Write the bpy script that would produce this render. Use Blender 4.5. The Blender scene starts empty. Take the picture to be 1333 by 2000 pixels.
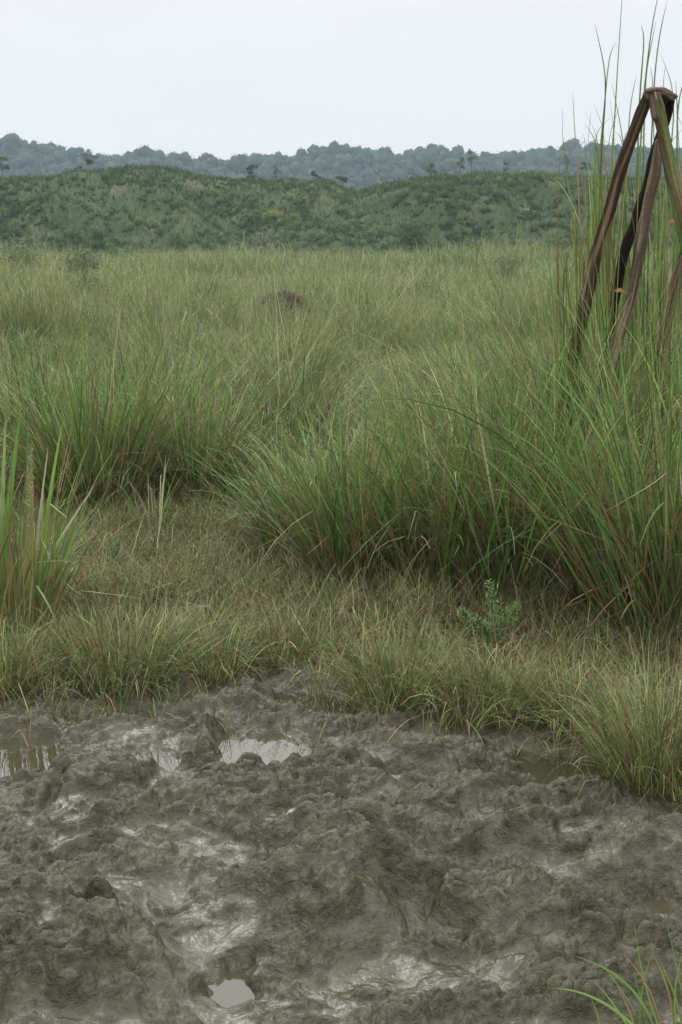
import bpy, math
import numpy as np
from mathutils import Vector

sc = bpy.context.scene
R = math.radians
# ------------------------------------------------------------------ camera
CAM_Z = 1.6
PITCH = R(10.2)
FPX = 2778.0
cd = bpy.data.cameras.new('camera'); cam = bpy.data.objects.new('camera', cd)
sc.collection.objects.link(cam); sc.camera = cam
cam.location = (0, 0, CAM_Z); cam.rotation_euler = (R(90) - PITCH, 0, 0)
cd.sensor_fit = 'VERTICAL'; cd.sensor_height = 36; cd.sensor_width = 24; cd.lens = 50
cd.clip_start = 0.05; cd.clip_end = 5000
cd.dof.use_dof = True; cd.dof.focus_distance = 5.0; cd.dof.aperture_fstop = 15.0
# ------------------------------------------------------------------ world, overcast
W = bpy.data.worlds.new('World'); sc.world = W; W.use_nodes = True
nt = W.node_tree; N = nt.nodes; Lk = nt.links; N.clear()
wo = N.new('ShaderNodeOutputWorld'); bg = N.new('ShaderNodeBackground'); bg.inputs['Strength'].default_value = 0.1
Lk.new(bg.outputs[0], wo.inputs[0])
SUN_EL, SUN_AZ = R(50), R(-25)
sky = N.new('ShaderNodeTexSky'); sky.sky_type = 'NISHITA'; sky.sun_disc = False
sky.sun_elevation = SUN_EL; sky.sun_rotation = SUN_AZ
tc = N.new('ShaderNodeTexCoord'); sep = N.new('ShaderNodeSeparateXYZ'); Lk.new(tc.outputs['Generated'], sep.inputs[0])
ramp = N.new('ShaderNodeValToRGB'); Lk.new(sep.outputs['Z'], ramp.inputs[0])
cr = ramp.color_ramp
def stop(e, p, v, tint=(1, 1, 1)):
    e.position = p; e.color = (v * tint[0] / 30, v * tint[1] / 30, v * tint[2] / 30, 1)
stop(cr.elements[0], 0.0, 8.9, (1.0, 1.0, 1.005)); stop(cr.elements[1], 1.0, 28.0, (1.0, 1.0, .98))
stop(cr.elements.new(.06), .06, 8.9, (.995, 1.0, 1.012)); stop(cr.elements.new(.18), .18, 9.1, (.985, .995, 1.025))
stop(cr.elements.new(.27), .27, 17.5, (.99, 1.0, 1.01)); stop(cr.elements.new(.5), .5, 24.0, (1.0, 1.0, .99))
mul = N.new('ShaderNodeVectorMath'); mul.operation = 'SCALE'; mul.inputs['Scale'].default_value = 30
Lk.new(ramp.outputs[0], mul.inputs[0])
cl = N.new('ShaderNodeTexNoise'); cl.inputs['Scale'].default_value = 2.2; cl.inputs['Detail'].default_value = 5; cl.inputs['Roughness'].default_value = .5
cmap = N.new('ShaderNodeMapping'); cmap.inputs['Scale'].default_value = (1, 1, 4.5)
Lk.new(tc.outputs['Generated'], cmap.inputs[0]); Lk.new(cmap.outputs[0], cl.inputs['Vector'])
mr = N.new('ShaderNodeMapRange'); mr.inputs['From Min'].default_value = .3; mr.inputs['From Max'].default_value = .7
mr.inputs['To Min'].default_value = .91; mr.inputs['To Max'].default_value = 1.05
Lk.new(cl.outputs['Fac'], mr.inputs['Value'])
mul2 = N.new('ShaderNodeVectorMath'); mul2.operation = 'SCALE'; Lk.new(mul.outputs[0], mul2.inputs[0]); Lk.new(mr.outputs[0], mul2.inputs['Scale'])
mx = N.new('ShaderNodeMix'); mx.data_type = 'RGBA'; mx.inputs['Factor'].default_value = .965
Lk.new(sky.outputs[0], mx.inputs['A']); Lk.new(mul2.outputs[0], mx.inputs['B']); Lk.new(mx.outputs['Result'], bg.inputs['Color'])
# ------------------------------------------------------------------ sun behind cloud
sd = bpy.data.lights.new('sun', 'SUN'); sd.energy = 1.5; sd.angle = R(18); sd.color = (1, .965, .92)
so = bpy.data.objects.new('sun', sd); sc.collection.objects.link(so)
sv = Vector((math.sin(SUN_AZ) * math.cos(SUN_EL), math.cos(SUN_AZ) * math.cos(SUN_EL), math.sin(SUN_EL)))
so.rotation_euler = sv.to_track_quat('Z', 'Y').to_euler(); so.location = (0, 0, 30)
sc.view_settings.view_transform = 'Standard'; sc.view_settings.look = 'None'
sc.view_settings.exposure = 0.0; sc.view_settings.gamma = 1
sc.cycles.max_bounces = 6; sc.cycles.diffuse_bounces = 2; sc.cycles.glossy_bounces = 2
sc.cycles.transmission_bounces = 2; sc.cycles.transparent_max_bounces = 4; sc.cycles.volume_bounces = 0
sc.cycles.sample_clamp_indirect = 4; sc.cycles.use_denoising = True; sc.cycles.denoising_prefilter = 'NONE'; sc.cycles.use_adaptive_sampling = False

rng = np.random.default_rng(11)
# ------------------------------------------------------------------ helpers
def tag(o, label=None, cat=None, group=None, kind=None):
    if label: o['label'] = label
    if cat: o['category'] = cat
    if group: o['group'] = group
    if kind: o['kind'] = kind
    return o
def empty(name, loc=(0, 0, 0)):
    o = bpy.data.objects.new(name, None); sc.collection.objects.link(o); o.location = loc; o.empty_display_size = .1
    return o
def at(px, py, Y):
    a = (px - 666.5) / FPX; b = (1000 - py) / FPX
    dy = math.cos(PITCH) + b * math.sin(PITCH); dz = -math.sin(PITCH) + b * math.cos(PITCH)
    s = Y / dy
    return np.array([a * s, Y, CAM_Z + dz * s])
def gnd(px, py, z=0.0):
    a = (px - 666.5) / FPX; b = (1000 - py) / FPX
    dy = math.cos(PITCH) + b * math.sin(PITCH); dz = -math.sin(PITCH) + b * math.cos(PITCH)
    s = (z - CAM_Z) / dz
    return np.array([a * s, dy * s, z])
def build(name, V, F, mat, parent=None, col=None, attrs=None, smooth=True, origin=None):
    V = np.asarray(V, dtype=np.float32)
    F = np.asarray(F, dtype=np.int32)
    if origin is not None: V = V - np.asarray(origin, dtype=np.float32)
    k = F.shape[1]
    me = bpy.data.meshes.new(name)
    me.vertices.add(len(V)); me.vertices.foreach_set('co', V.ravel())
    me.loops.add(F.size); me.loops.foreach_set('vertex_index', F.ravel())
    me.polygons.add(len(F)); me.polygons.foreach_set('loop_start', np.arange(0, F.size, k, dtype=np.int32))
    if smooth: me.polygons.foreach_set('use_smooth', np.ones(len(F), dtype=bool))
    me.update(calc_edges=True)
    if col is not None:
        a = me.color_attributes.new('col', 'FLOAT_COLOR', 'POINT')
        c4 = np.ones((len(V), 4), dtype=np.float32); c4[:, :3] = col; a.data.foreach_set('color', c4.ravel())
    for nm, v in (attrs or {}).items():
        a = me.attributes.new(nm, 'FLOAT', 'POINT'); a.data.foreach_set('value', np.asarray(v, dtype=np.float32).ravel())
    me.materials.append(mat)
    o = bpy.data.objects.new(name, me); sc.collection.objects.link(o)
    if parent is not None: o.parent = parent
    if origin is not None and parent is None: o.location = tuple(float(q) for q in origin)
    return o
# noise
def _h(ix, iy, iz, seed):
    with np.errstate(over='ignore'):
        h = ix.astype(np.uint32) * np.uint32(374761393) + iy.astype(np.uint32) * np.uint32(668265263) + iz.astype(np.uint32) * np.uint32(2147483647 - 1234567) + np.uint32(seed * 7919 + 13)
        h = (h ^ (h >> np.uint32(13))) * np.uint32(1274126177); h = (h ^ (h >> np.uint32(15))) * np.uint32(2246822519)
        return h ^ (h >> np.uint32(16))
def _rf(h): return (h & np.uint32(0xffffff)).astype(np.float64) / 16777216.0
def pn(x, y, seed=0):
    x = np.asarray(x, float); y = np.asarray(y, float)
    x, y = np.broadcast_arrays(x, y)
    xi = np.floor(x).astype(np.int64); yi = np.floor(y).astype(np.int64); xf = x - xi; yf = y - yi
    u = xf * xf * xf * (xf * (xf * 6 - 15) + 10); v = yf * yf * yf * (yf * (yf * 6 - 15) + 10)
    z = np.zeros_like(xi)
    def g(a, b):
        t = _rf(_h(xi + a, yi + b, z, seed)) * 2 * np.pi
        return np.cos(t) * (xf - a) + np.sin(t) * (yf - b)
    n0 = g(0, 0) * (1 - u) + g(1, 0) * u; n1 = g(0, 1) * (1 - u) + g(1, 1) * u
    return (n0 * (1 - v) + n1 * v) * 1.5
def pn3(x, y, z, seed=0):
    xi = np.floor(x).astype(np.int64); yi = np.floor(y).astype(np.int64); zi = np.floor(z).astype(np.int64)
    xf = x - xi; yf = y - yi; zf = z - zi
    u = xf * xf * (3 - 2 * xf); v = yf * yf * (3 - 2 * yf); w = zf * zf * (3 - 2 * zf)
    r = 0
    for a in (0, 1):
        for b in (0, 1):
            for c in (0, 1):
                h = _rf(_h(xi + a, yi + b, zi + c, seed)) * 2 - 1
                r = r + h * (u if a else 1 - u) * (v if b else 1 - v) * (w if c else 1 - w)
    return r
def fbm(x, y, o=4, seed=0, gain=.5):
    r = 0; a = 1; s = 0
    for i in range(o):
        r = r + a * pn(x * 2 ** i + i * 17.3, y * 2 ** i - i * 9.1, seed + i); s += a; a *= gain
    return r / s
def worley(x, y, seed=0):
    xi = np.floor(x).astype(np.int64); yi = np.floor(y).astype(np.int64)
    d1 = np.full(x.shape, 9.0); d2 = np.full(x.shape, 9.0); hv = np.zeros(x.shape); z = np.zeros_like(xi)
    for a in (-1, 0, 1):
        for b in (-1, 0, 1):
            hx = _rf(_h(xi + a, yi + b, z, seed)); hy = _rf(_h(xi + a, yi + b, z + 7, seed)); hh = _rf(_h(xi + a, yi + b, z + 19, seed))
            d = np.hypot(xi + a + hx - x, yi + b + hy - y)
            m = d < d1
            d2 = np.where(m, d1, np.minimum(d2, d)); hv = np.where(m, hh, hv); d1 = np.where(m, d, d1)
    return d1, d2, hv
def ss(a, b, x):
    t = np.clip((x - a) / (b - a), 0, 1); return t * t * (3 - 2 * t)
# ------------------------------------------------------------------ materials
def mat_new(name):
    m = bpy.data.materials.new(name); m.use_nodes = True; m.node_tree.nodes.clear(); return m, m.node_tree.nodes, m.node_tree.links
def leaf_mat(name, rough=.5, transl=.3, spec=.35, vary=.25, scale=3.0):
    m, n, l = mat_new(name)
    out = n.new('ShaderNodeOutputMaterial'); b = n.new('ShaderNodeBsdfPrincipled'); t = n.new('ShaderNodeBsdfTranslucent'); mixs = n.new('ShaderNodeMixShader')
    at_ = n.new('ShaderNodeAttribute'); at_.attribute_name = 'col'
    nz = n.new('ShaderNodeTexNoise'); nz.inputs['Scale'].default_value = scale; nz.inputs['Detail'].default_value = 3
    g = n.new('ShaderNodeTexCoord'); l.new(g.outputs['Object'], nz.inputs['Vector'])
    mr_ = n.new('ShaderNodeMapRange'); mr_.inputs['From Min'].default_value = .3; mr_.inputs['From Max'].default_value = .7
    mr_.inputs['To Min'].default_value = 1 - vary; mr_.inputs['To Max'].default_value = 1 + vary
    l.new(nz.outputs['Fac'], mr_.inputs['Value'])
    sc_ = n.new('ShaderNodeVectorMath'); sc_.operation = 'SCALE'; l.new(at_.outputs['Color'], sc_.inputs[0]); l.new(mr_.outputs[0], sc_.inputs['Scale'])
    l.new(sc_.outputs[0], b.inputs['Base Color']); l.new(sc_.outputs[0], t.inputs['Color'])
    b.inputs['Roughness'].default_value = rough; b.inputs['Specular IOR Level'].default_value = spec
    mixs.inputs[0].default_value = transl
    l.new(b.outputs[0], mixs.inputs[1]); l.new(t.outputs[0], mixs.inputs[2]); l.new(mixs.outputs[0], out.inputs[0])
    return m
M_GRASS = leaf_mat('grass_blade', .45, .20, .16)
M_LEAF = leaf_mat('leaf', .55, .22, .25)
M_FAR = leaf_mat('far_leaf', .7, .15, .15, .3, .08)
def mud_mat():
    m, n, l = mat_new('wet_mud')
    out = n.new('ShaderNodeOutputMaterial'); b = n.new('ShaderNodeBsdfPrincipled'); l.new(b.outputs[0], out.inputs[0])
    tcx = n.new('ShaderNodeTexCoord')
    def noise(scale, det=5, ro=.6, dist=0):
        q = n.new('ShaderNodeTexNoise'); q.inputs['Scale'].default_value = scale; q.inputs['Detail'].default_value = det
        q.inputs['Roughness'].default_value = ro; q.inputs['Distortion'].default_value = dist
        l.new(tcx.outputs['Object'], q.inputs['Vector']); return q
    def rampn(src, stops):
        q = n.new('ShaderNodeValToRGB'); e = q.color_ramp.elements
        e[0].position, e[0].color = stops[0][0], (*stops[0][1], 1); e[1].position, e[1].color = stops[-1][0], (*stops[-1][1], 1)
        for p, c in stops[1:-1]:
            k = e.new(p); k.color = (*c, 1)
        l.new(src, q.inputs[0]); return q
    def mixc(f, a, b_):
        q = n.new('ShaderNodeMix'); q.data_type = 'RGBA'
        if isinstance(f, float): q.inputs['Factor'].default_value = f
        else: l.new(f, q.inputs['Factor'])
        l.new(a, q.inputs['A']); l.new(b_, q.inputs['B']); return q.outputs['Result']
    n1 = noise(3.5, 6, .6, .6); n2 = noise(22, 5, .65, .3); n3 = noise(1.2, 3)
    c1 = rampn(n1.outputs['Fac'], [(.33, (.0195, .0178, .007)), (.5, (.043, .0395, .0195)), (.67, (.082, .076, .047))])
    c2 = rampn(n2.outputs['Fac'], [(.34, (.0145, .013, .005)), (.5, (.039, .0355, .0175)), (.68, (.087, .081, .051))])
    mud = mixc(.5, c1.outputs[0], c2.outputs[0])
    ag = n.new('ShaderNodeAttribute'); ag.attribute_name = 'grassy'
    soil = rampn(noise(14, 6, .7).outputs['Fac'], [(.3, (.018, .015, .007)), (.55, (.036, .032, .015)), (.75, (.07, .062, .03))])  # soil colour darkened to add shade in the gaps between blades
    far = rampn(noise(.25, 5, .65).outputs['Fac'], [(.3, (.045, .055, .025)), (.6, (.075, .08, .04)), (.8, (.10, .095, .055))])
    gp = n.new('ShaderNodeNewGeometry'); sp = n.new('ShaderNodeSeparateXYZ'); l.new(gp.outputs['Position'], sp.inputs[0])
    fr = n.new('ShaderNodeMapRange'); fr.inputs['From Min'].default_value = 9; fr.inputs['From Max'].default_value = 25; l.new(sp.outputs['Y'], fr.inputs['Value'])
    soil2 = mixc(fr.outputs[0], soil.outputs[0], far.outputs[0])
    full = mixc(ag.outputs['Fac'], mud, soil2)
    l.new(full, b.inputs['Base Color'])
    # film of water and slip lying on parts of the mud: glossy there, dull on the dug-up clods
    ch = n.new('ShaderNodeAttribute'); ch.attribute_name = 'flat'
    mpf = n.new('ShaderNodeMapping'); mpf.inputs['Scale'].default_value = (1, 1.7, 1); l.new(tcx.outputs['Object'], mpf.inputs[0])
    fn = noise(11, 8, .68, .6); l.new(mpf.outputs[0], fn.inputs['Vector'])
    f1 = n.new('ShaderNodeMath'); f1.operation = 'MULTIPLY_ADD'; l.new(ch.outputs['Fac'], f1.inputs[0]); f1.inputs[1].default_value = .26; l.new(fn.outputs['Fac'], f1.inputs[2])
    fm = n.new('ShaderNodeMapRange'); fm.interpolation_type = 'SMOOTHSTEP'; fm.inputs['From Min'].default_value = .14; fm.inputs['From Max'].default_value = .78; l.new(f1.outputs[0], fm.inputs['Value'])
    def mixf(f, a, b_):
        q = n.new('ShaderNodeMix'); l.new(f, q.inputs['Factor'])
        for nm, v in (('A', a), ('B', b_)):
            if isinstance(v, float): q.inputs[nm].default_value = v
            else: l.new(v, q.inputs[nm])
        return q.outputs['Result']
    l.new(mixf(ag.outputs['Fac'], mixf(fm.outputs[0], .40, .25), .95), b.inputs['Roughness'])
    l.new(mixf(ag.outputs['Fac'], mixf(fm.outputs[0], .30, .48), .04), b.inputs['Specular IOR Level'])
    bm1 = n.new('ShaderNodeBump'); bm1.inputs['Distance'].default_value = .018; bm1.inputs['Strength'].default_value = .55
    l.new(noise(45, 5, .6, .5).outputs['Fac'], bm1.inputs['Height'])
    bm2 = n.new('ShaderNodeBump'); bm2.inputs['Distance'].default_value = .005; bm2.inputs['Strength'].default_value = .25
    l.new(noise(130, 4, .65, .3).outputs['Fac'], bm2.inputs['Height']); l.new(bm1.outputs[0], bm2.inputs['Normal'])
    for q_, v_ in ((bm1, .8), (bm2, .35)):
        l.new(mixf(fm.outputs[0], v_, v_ * .35), q_.inputs['Strength'])
    l.new(bm2.outputs[0], b.inputs['Normal'])
    return m
M_MUD = mud_mat()
def water_mat():
    m, n, l = mat_new('muddy_water')
    out = n.new('ShaderNodeOutputMaterial'); b = n.new('ShaderNodeBsdfPrincipled'); l.new(b.outputs[0], out.inputs[0])
    tcx = n.new('ShaderNodeTexCoord'); q = n.new('ShaderNodeTexNoise'); q.inputs['Scale'].default_value = 3; l.new(tcx.outputs['Object'], q.inputs['Vector'])
    r_ = n.new('ShaderNodeValToRGB'); r_.color_ramp.elements[0].color = (.030, .027, .013, 1); r_.color_ramp.elements[1].color = (.048, .043, .026, 1); l.new(q.outputs['Fac'], r_.inputs[0])
    l.new(r_.outputs[0], b.inputs['Base Color']); b.inputs['Roughness'].default_value = .015; b.inputs['IOR'].default_value = 1.6
    q2 = n.new('ShaderNodeTexNoise'); q2.inputs['Scale'].default_value = 18; q2.inputs['Detail'].default_value = 2; l.new(tcx.outputs['Object'], q2.inputs['Vector'])
    bp = n.new('ShaderNodeBump'); bp.inputs['Distance'].default_value = .001; bp.inputs['Strength'].default_value = .25; l.new(q2.outputs['Fac'], bp.inputs['Height']); l.new(bp.outputs[0], b.inputs['Normal'])
    return m
M_WATER = water_mat()
def wood_mat():
    m, n, l = mat_new('weathered_wood')
    out = n.new('ShaderNodeOutputMaterial'); b = n.new('ShaderNodeBsdfPrincipled'); l.new(b.outputs[0], out.inputs[0])
    a = n.new('ShaderNodeAttribute'); a.attribute_name = 'col'; tcx = n.new('ShaderNodeTexCoord')
    q = n.new('ShaderNodeTexNoise'); q.inputs['Scale'].default_value = 60; q.inputs['Detail'].default_value = 5; l.new(tcx.outputs['Object'], q.inputs['Vector'])
    mr_ = n.new('ShaderNodeMapRange'); mr_.inputs['To Min'].default_value = .6; mr_.inputs['To Max'].default_value = 1.4; l.new(q.outputs['Fac'], mr_.inputs['Value'])
    s_ = n.new('ShaderNodeVectorMath'); s_.operation = 'SCALE'; l.new(a.outputs['Color'], s_.inputs[0]); l.new(mr_.outputs[0], s_.inputs['Scale']); l.new(s_.outputs[0], b.inputs['Base Color'])
    b.inputs['Roughness'].default_value = .85; b.inputs['Specular IOR Level'].default_value = .10
    bp = n.new('ShaderNodeBump'); bp.inputs['Distance'].default_value = .003; bp.inputs['Strength'].default_value = .5; l.new(q.outputs['Fac'], bp.inputs['Height']); l.new(bp.outputs[0], b.inputs['Normal'])
    return m
M_WOOD = wood_mat()
def hill_mat(name, s, stops):
    m, n, l = mat_new(name)
    out = n.new('ShaderNodeOutputMaterial'); b = n.new('ShaderNodeBsdfPrincipled'); l.new(b.outputs[0], out.inputs[0])
    tcx = n.new('ShaderNodeTexCoord'); q = n.new('ShaderNodeTexNoise'); q.inputs['Scale'].default_value = s; q.inputs['Detail'].default_value = 8; q.inputs['Roughness'].default_value = .62
    l.new(tcx.outputs['Object'], q.inputs['Vector'])
    r_ = n.new('ShaderNodeValToRGB'); e = r_.color_ramp.elements
    e[0].position, e[0].color = stops[0][0], (*stops[0][1], 1); e[1].position, e[1].color = stops[-1][0], (*stops[-1][1], 1)
    for p, c in stops[1:-1]:
        k = e.new(p); k.color = (*c, 1)
    l.new(q.outputs['Fac'], r_.inputs[0]); l.new(r_.outputs[0], b.inputs['Base Color']); b.inputs['Roughness'].default_value = .9; b.inputs['Specular IOR Level'].default_value = .1
    bp = n.new('ShaderNodeBump'); bp.inputs['Distance'].default_value = .5; bp.inputs['Strength'].default_value = .6; l.new(q.outputs['Fac'], bp.inputs['Height']); l.new(bp.outputs[0], b.inputs['Normal'])
    return m

# ------------------------------------------------------------------ ground: mud and field in one sheet
def curve(pts):       # pixel outline on the ground -> distance as a function of direction u = x / y
    P = np.array([gnd(*p) for p in pts]); u = P[:, 0] / P[:, 1]; y = P[:, 1]; o = np.argsort(u)
    return u[o], y[o]
DU, DY = curve([(-500, 1400), (-200, 1420), (0, 1385), (150, 1385), (230, 1372), (320, 1350), (430, 1335), (500, 1318), (600, 1312), (690, 1368), (820, 1412), (900, 1430), (1050, 1455), (1190, 1485), (1235, 1575), (1333, 1595), (1500, 1640), (1800, 1660)])
TU, TY = curve([(-500, 1000), (0, 1010), (100, 1005), (300, 995), (400, 1000), (480, 1050), (600, 1120), (700, 1160), (900, 1185), (1080, 1190), (1180, 1215), (1333, 1275), (1600, 1300), (1800, 1300)])
def Dist(x, y): return np.interp(x / np.maximum(y, .3), DU, DY) + .10 * fbm(x * 3, y * 3, 3, 5)
def Tall(x, y): return np.interp(x / np.maximum(y, .3), TU, TY) + .25 * fbm(x * 1.2, y * 1.2, 2, 6)
MOUNDS = [  # px, py, rx, ry, height, churn
    (630, 1815, .22, .18, .17, 1.3), (800, 1790, .22, .2, .05, .7), (60, 1930, .28, .26, .14, 1.1), (180, 1800, .25, .25, .05, .6), 
    (430, 1660, .35, .22, .075, 1), (300, 1590, .3, .25, .04, .8), (680, 1600, .3, .25, .035, .8), (990, 1660, .14, .12, .07, 1), (920, 1600, .2, .2, .03, .8),
    (1230, 1715, .2, .12, .07, .9), (1290, 1650, .25, .2, .03, .6), (1020, 1850, .2, .13, .08, .9), (1000, 1930, .3, .25, .04, .6), (480, 1560, .3, .2, .03, .8),
    (800, 1530, .3, .3, .03, .8), (250, 1440, .3, .2, .03, .7), (700, 1700, .2, .15, .02, .5), (130, 1570, .4, .3, .03, .7), (1250, 1900, .25, .2, .04, .6), (600, 1700, .2, .2, .04, .9)]
BASINS = [  # px, py, rx, ry, depth
    (442, 1935, .044, .070, 1), (175, 1695, .11, .05, .9), (285, 1500, .12, .16, 1), (262, 1520, 0.045, 0.085, 1), (520, 1470, .12, .18, 1), (560, 1440, .06, .08, .9), (600, 1455, .05, .06, .9), (70, 1492, .28, .15, 1), (150, 1478, 0.124, 0.060, 1), (20, 1450, 0.186, 0.084, 1), (1250, 1785, 0.135, 0.076, 1), (1185, 1778, .14, .10, 1), (1130, 1508, 0.117, 0.085, 1), (1075, 1490, 0.087, 0.048, 1), (790, 1468, 0.112, 0.048, 0.9), (1010, 1570, 0.090, 0.068, 0.9), (860, 1545, 0.126, 0.068, 0.85), (610, 1375, 0.155, 0.120, 0.9), (500, 1350, 0.124, 0.060, 0.8), (300, 1405, 0.217, 0.078, 0.9)]
TROUGHS = [(400, 1770, .14, .14, .05), (340, 1660, .12, .09, .05), (870, 1870, .13, .13, .07), (420, 1880, .12, .14, .05), (930, 1720, .15, .1, .03)]
WATER_Z = -.006
def mudh(x, y):
    wx = x + .06 * pn(x * 4, y * 4, 21) + .02 * pn(x * 13, y * 13, 22); wy = y + .06 * pn(x * 4, y * 4, 23) + .02 * pn(x * 13, y * 13, 24)
    h = .030 * fbm(wx * 1.7, wy * 1.7, 3, 31); ch = .5 + .9 * fbm(wx * 1.6 + 9, wy * 1.6, 3, 33)
    for px, py, rx, ry, hh, c in MOUNDS:
        g = gnd(px, py); e = np.exp(-((wx - g[0]) / rx) ** 2 - ((wy - g[1]) / ry) ** 2); h = h + hh * e; ch = ch + .6 * c * e
    for px, py, rx, ry, hh in TROUGHS:
        g = gnd(px, py); e = np.exp(-((wx - g[0]) / rx) ** 2 - ((wy - g[1]) / ry) ** 2); h = h - .45 * hh * e; ch = ch - .35 * e
    ch = np.clip(ch, .28, 1.15)
    bil = np.abs(fbm(wx * 3.6, wy * 4.8, 4, 35, .5)); h = h + (.045 * (.25 + ch)) * (bil - .12)
    x2 = x + .045 * pn(x * 7, y * 7, 41) + .016 * pn(x * 22, y * 22, 42); y2 = y + .035 * pn(x * 7, y * 7, 43) + .014 * pn(x * 22, y * 22, 44)
    def clod(fx, fy, sd, a, gate):
        d1, d2, hv = worley(x2 * fx, y2 * fy, sd)
        return a * gate * np.clip(1 - (d1 / .85) ** 2, 0, 1) ** .9 * ss(0, .30, d2 - d1) * (.35 + .65 * hv)
    g1 = ss(0, 1, fbm(wx * 2.4, wy * 4.6, 4, 58) * 3.4 + .08 + .6 * (ch - .5)); g2 = ss(0, 1, fbm(wx * 4.6 + 4, wy * 8.5, 4, 59) * 3.2 + .08 + .55 * (ch - .5))
    h = h + .016 * g1 + .010 * g2
    h = h + clod(6, 8, 51, .030, g1 * ch) + clod(12, 15, 52, .024, np.clip(g1 + g2, 0, 1) * ch) + clod(52, 64, 54, .010, np.clip(g1 + g2, .1, 1)) + clod(26, 33, 53, .021, np.clip(.3 + ch, 0, 1) * np.clip(g1 + g2, .12, 1))
    gg = np.clip(g1 + g2, 0, 1); h = h + .011 * (.35 + ch) * (.45 + .8 * gg) * fbm(x2 * 9, y2 * 14, 5, 55, .5)
    rg = 1 - 2.4 * np.abs(fbm(wx * 5, wy * 13, 4, 57)); h = h + .013 * (.05 + ch * (g1 + g2) * .6) * np.clip(rg, 0, 1) ** 2
    lo = WATER_Z + .008; h = np.where(h < lo, lo + .45 * (h - lo), h)
    m = np.zeros_like(h)
    for px, py, rx, ry, dd in BASINS:
        g = gnd(px, py); r2 = ((wx - g[0]) / rx) ** 2 + ((wy - g[1]) / ry) ** 2 + 1.0 * fbm(x * 7, y * 11, 4, 61) + .4 * fbm(x * 32, y * 40, 2, 62)
        m = np.maximum(m, dd * (1 - ss(.45, 2.8, r2)))
    h = h * (1 - m) + (WATER_Z - .020 + .08 * (h - WATER_Z)) * m
    ch = np.clip(gg * (.35 + .8 * ch), 0, 1.1) * (1 - .8 * m)
    return h, ch
def fieldz(x, y):
    z = .02 + .0115 * np.clip(y - 12, 0, 110) + (.05 + .45 * ss(9, 20, y)) * fbm(x * .10 + 3, y * .13, 3, 71) + .03 * fbm(x * 1.5, y * 1.5, 3, 72)
    z = z + .75 * np.exp(-((x - 9.5) / 9) ** 2 - ((y - 68) / 13) ** 2) - .12 * ss(100, 300, y) + ss(35, 70, y) * (.55 * fbm(x * .05 + 7, y * .04, 3, 74) + .15) + .5 * np.exp(-((x + 19) / 6) ** 2 - ((y - 80) / 9) ** 2)
    return z
def ground_z(x, y, full=True):
    x = np.asarray(x, float); y = np.asarray(y, float)
    g = ss(-.25, .35, y - Dist(x, y))
    if full: h, ch = mudh(x, y)
    else: h = .01 + 0 * x
    return h * (1 - g) + fieldz(x, y) * g
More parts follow.
